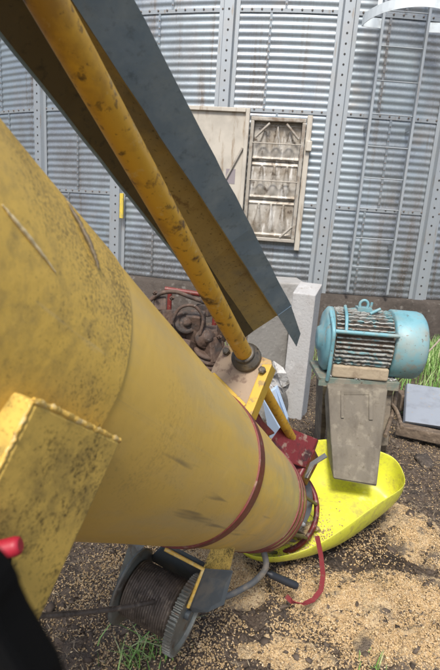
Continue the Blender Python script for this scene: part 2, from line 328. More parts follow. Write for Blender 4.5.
# heaps of grain lying on the mud
PL = ['broad flat heap of spilled golden grain in front of the yellow tray', 'narrow heap of grain at the right edge beyond the tray',
      'little grain heap beside the grey hose under the tube', 'thin trampled patch of grain at the bottom middle', 'low patch of grain in the bottom right corner']
for i, (cx, cy, rx, ry, h) in enumerate(PC):
    a = np.linspace(-1.25, 1.25, 70); PX, PY = np.meshgrid(cx+a*rx, cy+a*ry)
    d = np.sqrt(((PX-cx)/rx)**2+((PY-cy)/ry)**2)+.35*(fbm(PX, PY, 9, 3, cx)-.5)
    hz = h*np.clip(1-d, -.3, 1)*1.2
    PZ = mud_h(PX, PY)*np.where(hz > 0, .8, 1)+np.where(hz > 0, hz, hz*2-.01)+(fbm(PX, PY, 22, 3)-.45)*.022+(fbm(PX, PY, 70, 2)-.4)*.008
    ix = np.arange(4900).reshape(70, 70)
    FF = np.stack([ix[:-1, :-1], ix[:-1, 1:], ix[1:, 1:], ix[1:, :-1]], -1).reshape(-1, 4)
    keep = (hz.reshape(-1)[FF] > -.25*h).all(1)
    o = bulk('grain_pile', np.stack([PX, PY, PZ], -1).reshape(-1, 3), FF[keep], M['grainbed'], True)
    tag(o, PL[i], 'grain pile', 'heaps of spilled grain', 'stuff')

def rot_frames(n, flat=.5):
    """random orthonormal frames, long axis first"""
    az = rng.uniform(0, 2*np.pi, n); el = rng.normal(0, flat, n)
    a = np.stack([np.cos(az)*np.cos(el), np.sin(az)*np.cos(el), np.sin(el)], -1)
    h = rng.normal(size=(n, 3)); h[:, 2] += 1.5
    b = np.cross(a, h); b /= np.linalg.norm(b, axis=1)[:, None]; c = np.cross(a, b); return a, b, c
def scatter(n, xr, yr, dens):
    out = []
    tot = 0
    while tot < n:
        x = rng.uniform(*xr, 60000); y = rng.uniform(*yr, 60000); k = rng.random(60000) < dens(x, y)
        out.append(np.stack([x[k], y[k]], -1)); tot += k.sum()
    return np.concatenate(out)[:n]
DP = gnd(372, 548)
def dark_patch(x, y): return np.clip(1.35-np.sqrt(((x-DP[0])/.26)**2+((y-DP[1])/.24)**2)-(fbm(x, y, 7, 3, 41)-.45)*1.2, 0, 1)
def gdens(x, y):
    p = pile_h(x, y); d = np.clip(p/.04, 0, 1)*np.clip((fbm(x, y, 8, 4, 21)-.36)*6, .15, 1)
    base = np.clip((fbm(x, y, 5, 4, 11)-.40)*3.0, 0, .8)
    g1 = np.exp(-(((x-.42)/.55)**2+((y-1.55)/.45)**2))
    g2 = np.exp(-(((x+.25)/.25)**2+((y-1.85)/.2)**2))*.25
    return np.clip(d+(base*np.maximum(g1, g2)*.8+.007)*(1-.9*dark_patch(x, y)), 0, 1)
OCT = np.array([(1, 0, 0), (-1, 0, 0), (0, 1, 0), (0, -1, 0), (0, 0, 1), (0, 0, -1)], float)
OCF = np.array([(0, 2, 4), (2, 1, 4), (1, 3, 4), (3, 0, 4), (2, 0, 5), (1, 2, 5), (3, 1, 5), (0, 3, 5)])
import bmesh
_b = bmesh.new(); bmesh.ops.create_icosphere(_b, subdivisions=1, radius=1); ICV = np.array([v.co[:] for v in _b.verts]); ICF = np.array([[v.index for v in f.verts] for f in _b.faces]); _b.free()
_b = bmesh.new(); bmesh.ops.create_icosphere(_b, subdivisions=2, radius=1); IC2V = np.array([v.co[:] for v in _b.verts]); IC2F = np.array([[v.index for v in f.verts] for f in _b.faces]); _b.free()
def rounds(name, P, r, material, lift, big=False):
    n = len(P); a, b, c = rot_frames(n, .3); bv, bf = (IC2V, IC2F) if big else (ICV, ICF); nv = len(bv)
    s = np.exp(rng.normal(0, .45, n))*r; z = top_h(P[:, 0], P[:, 1])+lift*rng.uniform(-.3, 1, n); C0 = np.stack([P[:, 0], P[:, 1], z], -1)
    d = 1+.22*np.sin(bv[None, :, 0]*3.1+rng.uniform(0, 6, (n, 1)))+.22*np.sin(bv[None, :, 1]*3.7+rng.uniform(0, 6, (n, 1)))+rng.normal(0, .16, (n, nv))
    loc = bv[None]*d[..., None]*s[:, None, None]
    vs = C0[:, None]+loc[..., :1]*a[:, None]*1.25+loc[..., 1:2]*b[:, None]+loc[..., 2:]*c[:, None]*.5
    fs = (bf[None]+(np.arange(n)*nv)[:, None, None]).reshape(-1, 3)
    return bulk(name, vs.reshape(-1, 3), fs, material, True)
def bits(name, P, la, lb, lc, material, lift, flat=.5, jitter=True, zs_=None):
    n = len(P); a, b, c = rot_frames(n, flat)
    s = rng.uniform(.75, 1.3, n)[:, None]
    z = (top_h(P[:, 0], P[:, 1]) if zs_ is None else zs_)+lift*rng.uniform(.2, 1.3, n)
    C0 = np.stack([P[:, 0], P[:, 1], z], -1)
    loc = np.repeat(OCT[None], n, 0)
    if jitter: loc = loc*rng.uniform(.6, 1.2, (n, 6, 1))
    vs = C0[:, None]+(loc[..., :1]*a[:, None]*la+loc[..., 1:2]*b[:, None]*lb+loc[..., 2:]*c[:, None]*lc)*s[:, None]
    fs = (OCF[None]+(np.arange(n)*6)[:, None, None]).reshape(-1, 3)
    return bulk(name, vs.reshape(-1, 3), fs, material)
_a = g.data.attributes.new('dark_patch', 'FLOAT', 'POINT'); _a.data.foreach_set('value', dark_patch(X, Y).astype('f').ravel())
_N, _L = M['ground'].node_tree.nodes, M['ground'].node_tree.links; _pb = _N['Principled BSDF']; _cur = _pb.inputs['Base Color'].links[0].from_socket
_at = _N.new('ShaderNodeAttribute'); _at.attribute_name = 'dark_patch'; _mx = _N.new('ShaderNodeMixRGB'); _mx.blend_type = 'MULTIPLY'; _L.new(_at.outputs['Fac'], _mx.inputs[0]); _L.new(_cur, _mx.inputs[1]); _mx.inputs[2].default_value = (.42, .36, .30, 1); _L.new(_mx.outputs[0], _pb.inputs['Base Color'])  # ground colour multiplied darker inside an uneven oval by the tray
P = scatter(80000, (-1.1, 1.5), (.85, 3.0), gdens)
tag(bits('spilled_grain', P, .0044, .0026, .0022, M['grain'], .0035), 'loose golden grain kernels scattered over the mud', 'grain', kind='stuff')
cd = lambda x, y: np.clip(.35+.65*(fbm(x, y, 4, 3, 55) > .46), 0, 1)*np.where(pile_h(x, y) > .02, .05, 1)
P = scatter(14000, (-1.6, 2.2), (.8, 3.6), cd)
tag(rounds('mud_clods', P, .0052, M['clod'], .003), 'small clods of dark and dried mud on the ground', 'mud', kind='stuff')
P2 = scatter(60, (-1.2, 2.2), (.85, 3.6), lambda x, y: np.where(gdens(x, y) > .12, .01, 1.)*np.clip((fbm(x, y, 3, 3, 91)-.35)*3, .05, 1))
tag(rounds('mud_lumps', P2, .017, M['lump'], .002, True), 'larger trampled lumps of mud on the ground', 'mud', kind='stuff')
P = scatter(17000, (-1.3, 2.2), (.85, 4.2), lambda x, y: np.clip((fbm(x, y, 3, 3, 5)-.3)*2, .08, 1)*(1-.85*dark_patch(x, y)))
tag(bits('chaff', P, .013, .0014, .0011, M['straw'], .007, .35), 'short bits of straw and chaff strewn on the mud', 'chaff', kind='stuff')

def blades(name, XY, hmin, hmax, w, lean=.5, base=None):
    n = len(XY); az = rng.uniform(0, 2*np.pi, n); h = rng.uniform(hmin, hmax, n); le = rng.normal(0, lean, n)
    b = np.stack([XY[:, 0], XY[:, 1], top_h(XY[:, 0], XY[:, 1])-.005], -1)
    d = np.stack([np.cos(az), np.sin(az), az*0], -1); sd = np.stack([-np.sin(az), np.cos(az), az*0], -1)
    L = []
    for t, ww in ((0, 1), (.35, .9), (.7, .6), (1, .05)):
        c = b+V(0, 0, 1)*(h*t*(1-.25*np.abs(le)*t))[:, None]+d*(h*le*t*t)[:, None]
        L += [c-sd*w*ww/2, c+sd*w*ww/2]
    vs = np.stack(L, 1); fs = np.array([(0, 1, 3, 2), (2, 3, 5, 4), (4, 5, 7, 6)])
    return bulk(name, vs.reshape(-1, 3), (fs[None]+(np.arange(n)*8)[:, None, None]).reshape(-1, 4), M['grass'])
gp = np.array([gnd(455, 352)[:2]])
XY = gp+rng.normal(0, 1, (9500, 2))*[.75, .95]
tag(blades('grass', XY[(XY[:, 1] < 4.8) & (XY[:, 1] > 3.02)], .08, .26, .008), 'fresh green grass growing by the bin footing at the right', 'grass', kind='stuff')
XY = np.array([gnd(222, 372)[:2]])+rng.normal(0, .12, (260, 2))
tag(blades('grass_tuft', XY, .08, .24, .007), 'green grass tuft glimpsed behind the drive tube and rusty machine', 'grass tuft', 'grass tufts in the mud')
XY = np.array([gnd(146, 655)[:2]])+rng.normal(0, 1, (80, 2))*[.045, .032]
tag(blades('grass_tuft', XY, .03, .095, .0045, .8), 'light green grass tuft sprouting from the mud below the winch', 'grass tuft', 'grass tufts in the mud')
XY = np.array([gnd(372, 664)[:2]])+rng.normal(0, .022, (22, 2))
tag(blades('grass_tuft', XY, .02, .06, .004, .7), 'tiny grass tuft beside the grain at the bottom right', 'grass tuft', 'grass tufts in the mud')

# ------------------------------------------------------------------ grain bin
BX, BR, ZB, RH = 1.35, 8.0, .42, .93
BY = 5.55+math.sqrt(BR*BR-BX*BX)
BC = V(BX, BY, 0)
def wallhit(px, py, r=BR):
    d = ray(px, py); o = EYE-BC; a = d[0]**2+d[1]**2; b = o[0]*d[0]+o[1]*d[1]; c = o[0]**2+o[1]**2-r*r
    return EYE+d*((-b-math.sqrt(b*b-a*c))/a)
def wang(px, py): p = wallhit(px, py); return math.atan2(p[0]-BX, BY-p[1])     # 0 = towards the camera
def wp(th, z, r=BR): return V(BX+r*math.sin(th), BY-r*math.cos(th), z)
bin_ = thing('grain_bin', BC, 'large round corrugated galvanised grain bin filling the background', 'grain bin')
NA, NR = 220, 7
PIT = RH/13
zs = np.linspace(0, NR*RH, NR*13*8+1); ths = np.linspace(-np.pi, np.pi, NA, endpoint=False)
prof = BR+(.0042)*np.sin(2*np.pi*zs/PIT)
T, Zg = np.meshgrid(ths, zs)
Rg = np.repeat(prof[:, None], NA, 1)
vs = np.stack([Rg*np.sin(T), -Rg*np.cos(T), Zg+ZB], -1).reshape(-1, 3)
ix = np.arange(len(zs)*NA).reshape(len(zs), NA)
fw = np.stack([ix[:-1], np.roll(ix, -1, 1)[:-1], np.roll(ix, -1, 1)[1:], ix[1:]], -1).reshape(-1, 4)
w = bulk('wall', vs, fw, M['galv'], True); w.parent = bin_; w['_w'] = tuple(BC)
# bolt rows and lapped sheet edges belong to the sheets
mb = MB()
th0 = wang(300, 150)
for k in range(1, 4):
    z = ZB+k*RH
    for t in np.arange(-.62, .5, .0125):
        c = wp(t, z+.012, BR+.010); o = nrm(wp(t, 0, 1)-BC*V(1, 1, 0))
        mb.lathe(c, o, [(0, .010), (.006, .010), (.009, .006)], 6, False)
bolts = mb
mb = MB()
for k in range(1, 4):
    z = ZB+k*RH
    A = [wp(t, z-.016, BR+.0085) for t in np.linspace(-.62, .5, 60)]; B = [wp(t, z+.018, BR+.0105) for t in np.linspace(-.62, .5, 60)]
    mb.add(A+B, [(i, i+1, 61+i, 60+i) for i in range(59)], True)
lapm = mb
link('lap_strip', lapm, M['galv_post'], bin_, extra=(bolts, M['bolt']))
# stiffener: hat section with a line of bolt holes
def hat(th, wd=1.0, z0=ZB-.12, z1=ZB+NR*RH):
    c = wp(th, 0); n = nrm(c-BC*V(1, 1, 0)); t = V(math.cos(th), math.sin(th), 0)
    pr = [(-.105, .012), (-.065, .012), (-.05, .055), (.05, .055), (.065, .012), (.105, .012)]
    A = [c+t*a*wd+n*b for a, b in pr]; th_ = [p-n*.004 for p in A][::-1]
    return c, n, t, A+th_
STIFF = [(41, 120), (118, 200), (227, 60), (336, 120), (428, 230)]
mb = MB(); c, n, t, poly = hat(0)
mb.prism([p+V(0, 0, ZB-.05) for p in poly], V(0, 0, NR*RH+.05))
for z in np.arange(ZB+.1, ZB+NR*RH, .094):
    pass
stm = mb
mb = MB()
for z in np.arange(ZB+.06, ZB+4.2, .094):
    mb.lathe(c+n*.0545+V(0, 0, z), n, [(0, .011), (.0035, .010)], 8, False)
st0 = link('stiffener', stm, M['galv_post'], bin_, extra=(mb, M['hole']))
angs = [wang(*q) for q in STIFF]
dth = float(np.mean(np.diff(angs)))
k = 1
lastang = angs[-1]
while angs[0]-dth*k > lastang+dth*.6-2*np.pi:
    angs.append(angs[0]-dth*k); k += 1
for i, a in enumerate(angs):
    o = st0
    if i: o = st0.copy(); COL.objects.link(o); o.parent = bin_
    o.rotation_euler = (0, 0, a)
mb = MB(); mb.lathe(BC+V(0, 0, ZB+NR*RH), V(0, 0, 1), [(-.02, BR+.12), (.02, BR+.12), (3.6, .6), (3.75, .5)], 90)
link('roof', mb, M['galv'], bin_)
mb = MB(); mb.lathe(BC, V(0, 0, 1), [(-.3, BR+.16), (ZB-.04, BR+.15), (ZB-.005, BR+.11), (ZB-.004, BR-.3)], 140, cap=False)
link('footing', mb, M['plinth'], bin_)
a0 = min(wang(41, 120), wang(428, 230))
for k in range(4):
    for j in range(-1, 5):
        th = a0+dth*(j+(.5 if k % 2 else .38)); zc0 = ZB+RH*(k+.5); c = wp(th, zc0, BR+.006); n = nrm(wp(th, 0)-BC*V(1, 1, 0)); t = V(math.cos(th), math.sin(th), 0)
        mb = MB(); mb.box(c, t, n, V(0, 0, 1), .012, .0035, RH/2-.02); bb = MB()
        for z in np.arange(-RH/2+.06, RH/2-.04, PIT): bb.lathe(c+V(0, 0, z)+n*.003, n, [(0, .008), (.005, .007)], 6, False)
        link('sheet_lap', mb, M['galv'], bin_, extra=(bb, M['bolt']))
# hatch: frame with three embossed inner panels, outer leaf folded back to the left
def hframe(px, py):
    p = wallhit(px, py); th = math.atan2(p[0]-BX, BY-p[1]); n = nrm(wp(th, 0)-BC*V(1, 1, 0)); t = V(math.cos(th), math.sin(th), 0); return p, n, t
p0, n0_, t0_ = hframe(275, 182)
zt, zb_ = wallhit(275, 119)[2], wallhit(270, 241)[2]
xl = (wallhit(247, 180)-p0)@t0_; xr = (wallhit(300, 182)-p0)@t0_
up = V(0, 0, 1)
def HP(x, z, d): return V(p0[0], p0[1], 0)+t0_*x+n0_*d+V(0, 0, z)
mb = MB(); zc = (zt+zb_)/2; hw, hh = (xr-xl)/2, (zt-zb_)/2; xc = (xl+xr)/2; fwid = .019
mb.box(HP(xc, zt-fwid, .045), t0_, n0_, up, hw, .045, fwid).box(HP(xc, zb_+fwid, .045), t0_, n0_, up, hw, .045, fwid)
mb.box(HP(xl+fwid, zc, .045), t0_, n0_, up, fwid, .045, hh-2*fwid).box(HP(xr-fwid, zc, .045), t0_, n0_, up, fwid, .045, hh-2*fwid)
link('hatch_frame', mb, M['frame'], bin_, .006)
iw = hw-2*fwid-.004; ph = (2*hh-4*fwid)/3
for k in range(3):
    z = zb_+2*fwid+ph*(k+.5); mb = MB()
    NXX, NZZ = 60, 56; vs = []
    for j in range(NZZ+1):
        for i in range(NXX+1):
            u_, v_ = i/NXX*2-1, j/NZZ*2-1
            # embossed tapering ribs rising from the lower edge and a cross bead
            rib = 0
            for c_ in (-.55, 0, .55):
                tt = (v_+.9)/1.7; wd_ = .31*(1-.86*tt); rib = max(rib, max(0, 1-abs(u_-c_)/wd_)*min(max((v_+.95)*1.6, 0), 1) if tt < 1 else 0)
            rib = math.sin(min(rib*1.2, 1)*math.pi/2)
            bead = math.exp(-((v_+.87)/.06)**2)+.6*math.exp(-((v_-.85)/.05)**2)
            vs.append(HP(xc+u_*iw, z+v_*(ph/2-.004), .022+.034*rib+.02*bead))
    W_ = NXX+1
    mb.add(vs, [(j*W_+i, j*W_+i+1, (j+1)*W_+i+1, (j+1)*W_+i) for j in range(NZZ) for i in range(NXX)], True)
    o = link('hatch_panel', mb, M['innerdoor'], bin_)
for nm, a, b, r_ in (('corner_brace', (xc-hw+.06, zt-.20), (xc-hw+.20, zt-.06), .014), ('corner_brace', (xc+hw-.06, zt-.20), (xc+hw-.20, zt-.06), .014),
                     ('corner_brace', (xc+hw-.16, zb_+.05), (xc+hw-.04, zb_+.17), .014),
                     ('latch_bar', (xl+.03, zb_+2*fwid+ph*1.5), (xr-.03, zb_+2*fwid+ph*1.5), .006), ('latch_bar', (xl+.03, zb_+2*fwid+ph*2.45), (xr-.03, zb_+2*fwid+ph*2.45), .006)):
    mb = MB(); mb.tube([HP(a[0], a[1], .088), HP(b[0], b[1], .088)], r_, 8); link(nm, mb, M['frame'], bin_)

mb = MB(); mb.box(HP(xr+.035, zc-.02, .03), t0_, n0_, up, .028, .03, hh+.06); mb.box(HP(xr+.05, zt-.26, .06), t0_, n0_, up, .03, .035, .05)
link('hinge_post', mb, M['doorsheet'], bin_, .006)
mb = MB(); lw = .36; lx = xl-lw-.01
mb.box(HP(lx, zc+.03, .11), t0_, n0_, up, lw, .012, hh+.04)
mb.box(HP(lx+lw-.022, zc+.03, .137), t0_, n0_, up, .02, .013, hh+.035)
mb.box(HP(lx, zt+.045, .137), t0_, n0_, up, lw-.045, .013, .02)
leaf = link('hatch_leaf', mb, M['doorsheet'], bin_, .004)
mb = MB(); mb.box(HP(lx+lw-.16, zc+.02, .1235), t0_, n0_, up, .05, .0012, .075); link('sticker', mb, M['sticker'], leaf)
mb = MB(); mb.tube([HP(lx+lw-.05, zt-.32, .135), HP(lx+.05, zt-.85, .135)], .012, 8); link('stay_rod', mb, M['frame'], leaf)
# yellow level tag on the second stiffener
mb = MB(); a = wang(124, 200)+.002; n_ = nrm(wp(a, 0)-BC*V(1, 1, 0)); t_ = V(math.cos(a), math.sin(a), 0)
mb.box(wp(a, wallhit(124, 206)[2], BR+.075), t_, n_, up, .022, .012, .14); link('marker_tag', mb, M['tag'], bin_, .003)
# ladder on the right
lad = None
aL, aR = wang(357, 180), wang(398, 180)
ctr = (aL+aR)/2; n_ = nrm(wp(ctr, 0)-BC*V(1, 1, 0)); t_ = V(math.cos(ctr), math.sin(ctr), 0); lwid = (aR-aL)*BR/2
zlow = wallhit(350, 290)[2]; base = V(*(wp(ctr, 0, BR+.17)))
ladder = bpy.data.objects.new('ladder', None); COL.objects.link(ladder); ladder.parent = bin_; ladder['_w'] = tuple(BC)
for z in np.arange(zlow+.5, ZB+NR*RH, 1.2):
    for sx in (-1, 1): mb = MB(); mb.box(base+t_*sx*lwid+V(0, 0, z)-n_*.085, n_, t_, up, .085, .004, .02); link('bracket', mb, M['galv_post'], ladder)
for sx in (-1, 1):
    mb = MB(); mb.box(base+t_*sx*lwid+V(0, 0, (zlow+ZB+NR*RH+.5)/2), t_, n_, up, .013, .025, (ZB+NR*RH+.5-zlow)/2); link('rail', mb, M['galv_post'], ladder, .003)
for z in np.arange(zlow+.28, ZB+NR*RH+.4, .305):
    mb = MB(); mb.tube([base+t_*lwid*-1+V(0, 0, z), base+t_*lwid+V(0, 0, z)], .006, 8); link('rung', mb, M['galv_post'], ladder)
zh = wallhit(362, 18)[2]-.10
for dz, rr in ((0, .42), (.9, .36), (1.8, .36)):
    mb = MB(); A = []
    for q in np.linspace(-math.pi*.5, math.pi*.5, 25):
        A.append(base+t_*(rr*math.sin(q))*1.0+n_*(.02+rr*1.25*math.cos(q))+V(0, 0, zh+dz))
    A = [base-t_*lwid+V(0, 0, zh+dz)]+A+[base+t_*lwid+V(0, 0, zh+dz)]
    mb.ribbon(A, V(0, 0, 1), .085, .006); link('cage_hoop', mb, M['hoop'], ladder)
for q in (-1.1, -.4, .4, 1.1):
    mb = MB(); p = base+t_*(.37*math.sin(q))+n_*(.02+.46*math.cos(q)); mb.box(p+V(0, 0, zh+1.0), t_, n_, up, .02, .003, 1.0); link('cage_strap', mb, M['hoop'], ladder)

# ------------------------------------------------------------------ auger
def spline(pts, n=6):
    pts = [np.array(p) for p in pts]; pts = [2*pts[0]-pts[1]]+pts+[2*pts[-1]-pts[-2]]; out = []
    for i in range(1, len(pts)-2):
        for k in range(n):
            t = k/n; a, b, c, d = pts[i-1:i+3]
            out.append(.5*((2*b)+(c-a)*t+(2*a-5*b+4*c-d)*t*t+(3*b-a-3*c+d)*t**3))
    out.append(pts[-2]); return out
AX = nrm(V(.34585, .74134, -.57515)); FOOT = V(-.39742, .22481, 1.25079); AR = .18
E1 = nrm(np.cross(AX, V(0, 0, 1))); E2 = np.cross(E1, AX)
def ap(s, ang=0, r=0.0):
    a = math.radians(ang); return FOOT+AX*s+r*(E1*math.cos(a)+E2*math.sin(a))
def tubehit(px, py, r=AR):
    d = ray(px, py); o = EYE-FOOT; dd = d-AX*(d@AX); oo = o-AX*(o@AX); a = dd@dd; b = oo@dd; c = oo@oo-r*r
    return EYE+d*((-b-math.sqrt(max(b*b-a*c, 0)))/a)
aug = thing('grain_auger', V(ap(1.6)[0], ap(1.6)[1], 0), 'long dented yellow grain auger tube sloping down from upper left', 'auger')
def tr(s): return float(np.interp(s, [.1, .2, .3, .44, .62, .8, 1.05, 1.6, 1.9], [.190, .188, .1842, .1815, .1765, .1738, .170, .159, .157]))
def ap2(s, ang, dr=0.):
    return ap(s, ang, tr(s)+dr)+(AR-tr(s))*(E1*math.cos(math.radians(285))+E2*math.sin(math.radians(285)))
def flare(s): return .0018+.0005*min(max((.40-s)/.45, 0), 1.0)**1.3
def cyl(s0, s1, r, ns=40, n=96, dent=0.):
    mb = MB(); at = []; vs = []
    for i in range(ns+1):
        s = s0+(s1-s0)*i/ns
        for k in range(n):
            a = 360*k/n; rr = r(s)+dent*(math.sin(s*9+a*.05)*math.sin(a*math.pi/60)+math.sin(s*23+a*.11)*.4)
            vs.append(ap2(s, a, rr)); at.append((s, min(a, 360-a)*math.pi/180*AR+ (3 if a > 180 else 0), 0))
    mb.add(vs, [(i*n+k, i*n+(k+1) % n, (i+1)*n+(k+1) % n, (i+1)*n+k) for i in range(ns) for k in range(n)], True)
    return mb, at
mb, at = cyl(-6, 1.60, lambda s: 0., 300, 96, .0016); o = link('tube', mb, M['tube'], aug, attr=at)
md = o.modifiers.new('thick', 'SOLIDIFY'); md.thickness = .004; md.offset = 1
mb, at = cyl(-3.2, .395, flare, 120, 96, .0016); o = link('sleeve', mb, M['tube_old'], aug, attr=at)
def band(s, w, r0, r1, name='clamp_band', wob=0.):
    mb = MB(); n = 96; vs = []
    for k in range(n):
        a = 360*k/n; ds = wob*math.sin(math.radians(a*2+s*300))
        vs += [ap2(s+ds-w/2, a, r0-AR-.002), ap2(s+ds-w/2, a, (r1-AR)*.55), ap2(s+ds+w/2, a, (r1-AR)*.55), ap2(s+ds+w/2, a, r0-AR-.002)]
    mb.add(vs, [(k*4+j, k*4+(j+1) % 4, ((k+1) % n)*4+(j+1) % 4, ((k+1) % n)*4+j) for k in range(n) for j in range(4)], False)
    return link(name, mb, M['red'], aug, .0015)
band(.985, .042, AR-.001, AR+.006, wob=.004)
band(1.475, .020, AR-.001, AR+.007, wob=.010); band(1.53, .022, AR-.001, AR+.008, wob=.006); band(1.60, .016, AR-.012, AR+.004)
# intake cage, ring and screw
mb = MB()
for a in range(20, 380, 45): mb.tube([ap2(1.6, a, -.006), ap2(1.86, a, -.002)], .006, 8)
link('cage_bar', mb, M['rustbear'], aug)
mb = MB(); mb.tube([ap2(1.86, a, -.002) for a in range(0, 361, 8)], .010, 8, cap=False); link('cage_ring', mb, M['redbox'], aug)
mb = MB(); vs = []; N_ = 160
for i in range(N_+1):
    s = 1.1+.82*i/N_; a = s*360/.30
    vs += [ap(s, a, .03), ap(s, a, .148), ap(s+.006, a, .148), ap(s+.006, a, .03)]
mb.add(vs, [(i*4+j, i*4+(j+1) % 4, (i+1)*4+(j+1) % 4, (i+1)*4+j) for i in range(N_) for j in range(4)], True)
mb.tube([ap(1.0, 0, 0), ap(1.95, 0, 0)], .03, 16); link('screw', mb, M['steel'], aug)
for i_, (p_, r_, mt_) in enumerate((((0, 206), (14, 222), (33, 243), (57, 272)), .0017, 'pale') if k_ else (((66, 200), (76, 215), (88, 236), (97, 256), (101, 268)), .0022, 'scuff') for k_ in (0, 1)):
    A_ = [tubehit(x, y, tr(.2)+flare(.25)) for x, y in p_]
    mb = MB(); B_ = spline(A_, 8); C_ = []
    for j, b_ in enumerate(B_):
        s_ = (b_-FOOT)@AX; c_ = ap2(s_, 0, -tr(s_)); rad_ = nrm(b_-c_-AX*((b_-c_)@AX)); C_.append(c_+rad_*(tr(s_)+flare(s_)+.0012)+rng.normal(0, r_*.10, 3))
    mb.tube(C_, [r_*(.25+.75*math.sin(math.pi*min(max(j/len(C_), .04), .96)))*rng.uniform(.92, 1.08) for j in range(len(C_))], 6); link('weld_seam' if mt_ == 'pale' else 'scrape', mb, M[mt_], aug)
# carriage arm welded on the near side
TL, TR = tubehit(24, 395, AR+.014), tubehit(112, 437, AR+.012)
BRt = pt(36, 603, (TR-EYE)@_f*.93); dwn = BRt-TR; L_ = np.linalg.norm(dwn)
nn = nrm(np.cross(TR-TL, dwn))
if nn@(EYE-TL) < 0: nn = -nn
kk = 2.1
poly = [TL+nn*.012, TR+nn*.012, TR+nn*.012+dwn*kk, TL+nn*.012+dwn*kk]
mb = MB(); mb.prism(poly, -nn*.07); arm = link('carriage_arm', mb, M['arm'], aug, .004)
mb = MB()
def bead(a, b, r, n=40):
    P_ = [a+(b-a)*i/n+rng.normal(0, r*.16, 3) for i in range(n+1)]; mb.tube(P_, [r*rng.uniform(.8, 1.15) for _ in P_], 8)
bead(TL+nn*.010, TR+nn*.009, .0028); bead(TL+nn*.010, TL+nn*.010+dwn*.55, .0020)
link('weld_bead', mb, M['bead'], arm)
# bearing plate square to the tube, with a folded edge
sp = 1.17
def plane_s(px, py, s):
    d = ray(px, py); return EYE+d*(((FOOT+AX*s-EYE)@AX)/(d@AX))
q = [plane_s(*p, sp) for p in ((213, 366), (224, 345), (232, 345), (271, 360), (272, 365), (251, 417), (236, 412), (208, 378))]
mb = MB(); mb.prism(q, AX*.012); bp = link('bearing_plate', mb, M['plate'], aug, .0025)
mb = MB(); q = [plane_s(*p, sp-.003) for p in ((262, 364), (272, 364), (251, 416), (243, 412))]; mb.prism(q, AX*.05); link('folded_edge', mb, M['plate_clean'], bp, .0025)
mb = MB(); q = [plane_s(*p, sp-.004) for p in ((207, 376), (214, 372), (246, 404), (240, 410))]; mb.prism(q, AX*.03); link('foot_strip', mb, M['plate_clean'], bp, .0025)
for p in ((226, 351), (262, 370)):
    mb = MB(); c = plane_s(*p, sp-.012); mb.lathe(c, AX, [(-.006, .006), (-.004, .010), (.012, .010)], 6, False); link('bolt', mb, M['rustbear'], bp)
# drive tube, bearing, bare shaft
PB = plane_s(246, 357, sp-.01); zb2 = (PB-EYE)@_f
PA = pt(47, 0, .525)
pv = nrm(PB-PA)
mb = MB(); mb.tube([PA-pv*2.5]+[PA+(PB-PA)*i/12 for i in range(13)], .0225, 28); link('drive_tube', mb, M['pipe'], aug)
mb = MB(); mb.lathe(PB, pv, [(-.030, .024), (-.029, .029), (-.024, .030), (-.022, .026), (-.018, .027), (-.016, .035), (-.006, .036), (-.005, .040), (.008, .041), (.009, .02)], 28); link('bearing', mb, M['rustbear'], aug)
PG = pt(293, 440, 1.66)
mb = MB(); mb.tube([PB, PB+(PG-PB)*.5, PG], .0155, 18); link('drive_shaft', mb, M['pipe'], aug)
# red gearbox over the intake
gv = nrm(PG-PB); gr = nrm(np.cross(gv, V(0, 0, 1))); gu = np.cross(gr, gv)
gc = PG+gv*.045-gu*.02-gr*.012
mb = MB()
bot = [gc+gr*x+gu*y+gv*.0 for x, y in ((-.06, -.075), (.07, -.075), (.075, .03), (.03, .055), (-.03, .055), (-.065, .02))]
bot = [gc+(p-gc)*1.05 for p in bot]; mb.prism(bot, gv*.09)
mb.lathe(gc-gv*.045+gu*.02, gv, [(0, .024), (.004, .032), (.04, .038), (.05, .052)], 20)
gb = link('gearbox', mb, M['redbox'], aug, .010, seg=3)
mb = MB()
qg = [pt(*p) for p in ((266, 446, 1.56), (285, 420, 1.62), (293, 429, 1.64), (318, 439, 1.68), (312, 456, 1.66), (306, 468, 1.63), (277, 459, 1.57))]
mb.prism(qg, AX*.02); link('guard_plate', mb, M['redbox'], gb, .004)
mb = MB(); mb.ribbon([pt(*p) for p in ((306, 478, 1.60), (312, 464, 1.62), (326, 455, 1.62))], nrm(V(.3, .6, .5)), .018, .004); link('tie_strap', mb, M['hose'], aug)
mb = MB(); q = [pt(*p) for p in ((241, 398, 1.42), (252, 402, 1.42), (262, 420, 1.44), (274, 432, 1.5), (262, 437, 1.44), (250, 425, 1.38))]; mb.prism(q, AX*.02); link('clamp_lug', mb, M['red'], aug, .004)

# drive shield: folded channel, blue grey outside and yellow inside
An, Af = pt(72, 0, .62), pt(278, 316, 1.36)
sv = nrm(Af-An)
def cross_at(px, py, dist):   # point on the pixel's ray, in the plane square to the shield through An, pushed by dist
    d = ray(px, py); return d
def on_section(px, py, P, d):       # the pixel's point lying in the section through P square to the shield
    r_ = ray(px, py); return EYE+r_*(((P-EYE)@sv)/(r_@sv))
L_sh = np.linalg.norm(Af-An)
def line_far(nearpt, farpx, cut):
    return on_section(*farpx, Af+sv*cut, 0)
Bn0 = pt(134, 0, .645); Dn0 = pt(20, 60, .735)
ofsB = (Bn0-An)-sv*((Bn0-An)@sv); ofsD = (Dn0-An)-sv*((Dn0-An)@sv)
Bf = line_far(None, (291, 306), -.004); Df = line_far(None, (241, 340), .02)
near_pts = [An, An+ofsB, An+ofsD+ofsB*.95, An+ofsD]
far_pts = [Af, Bf, Df+(Bf-Af)*.9, Df]
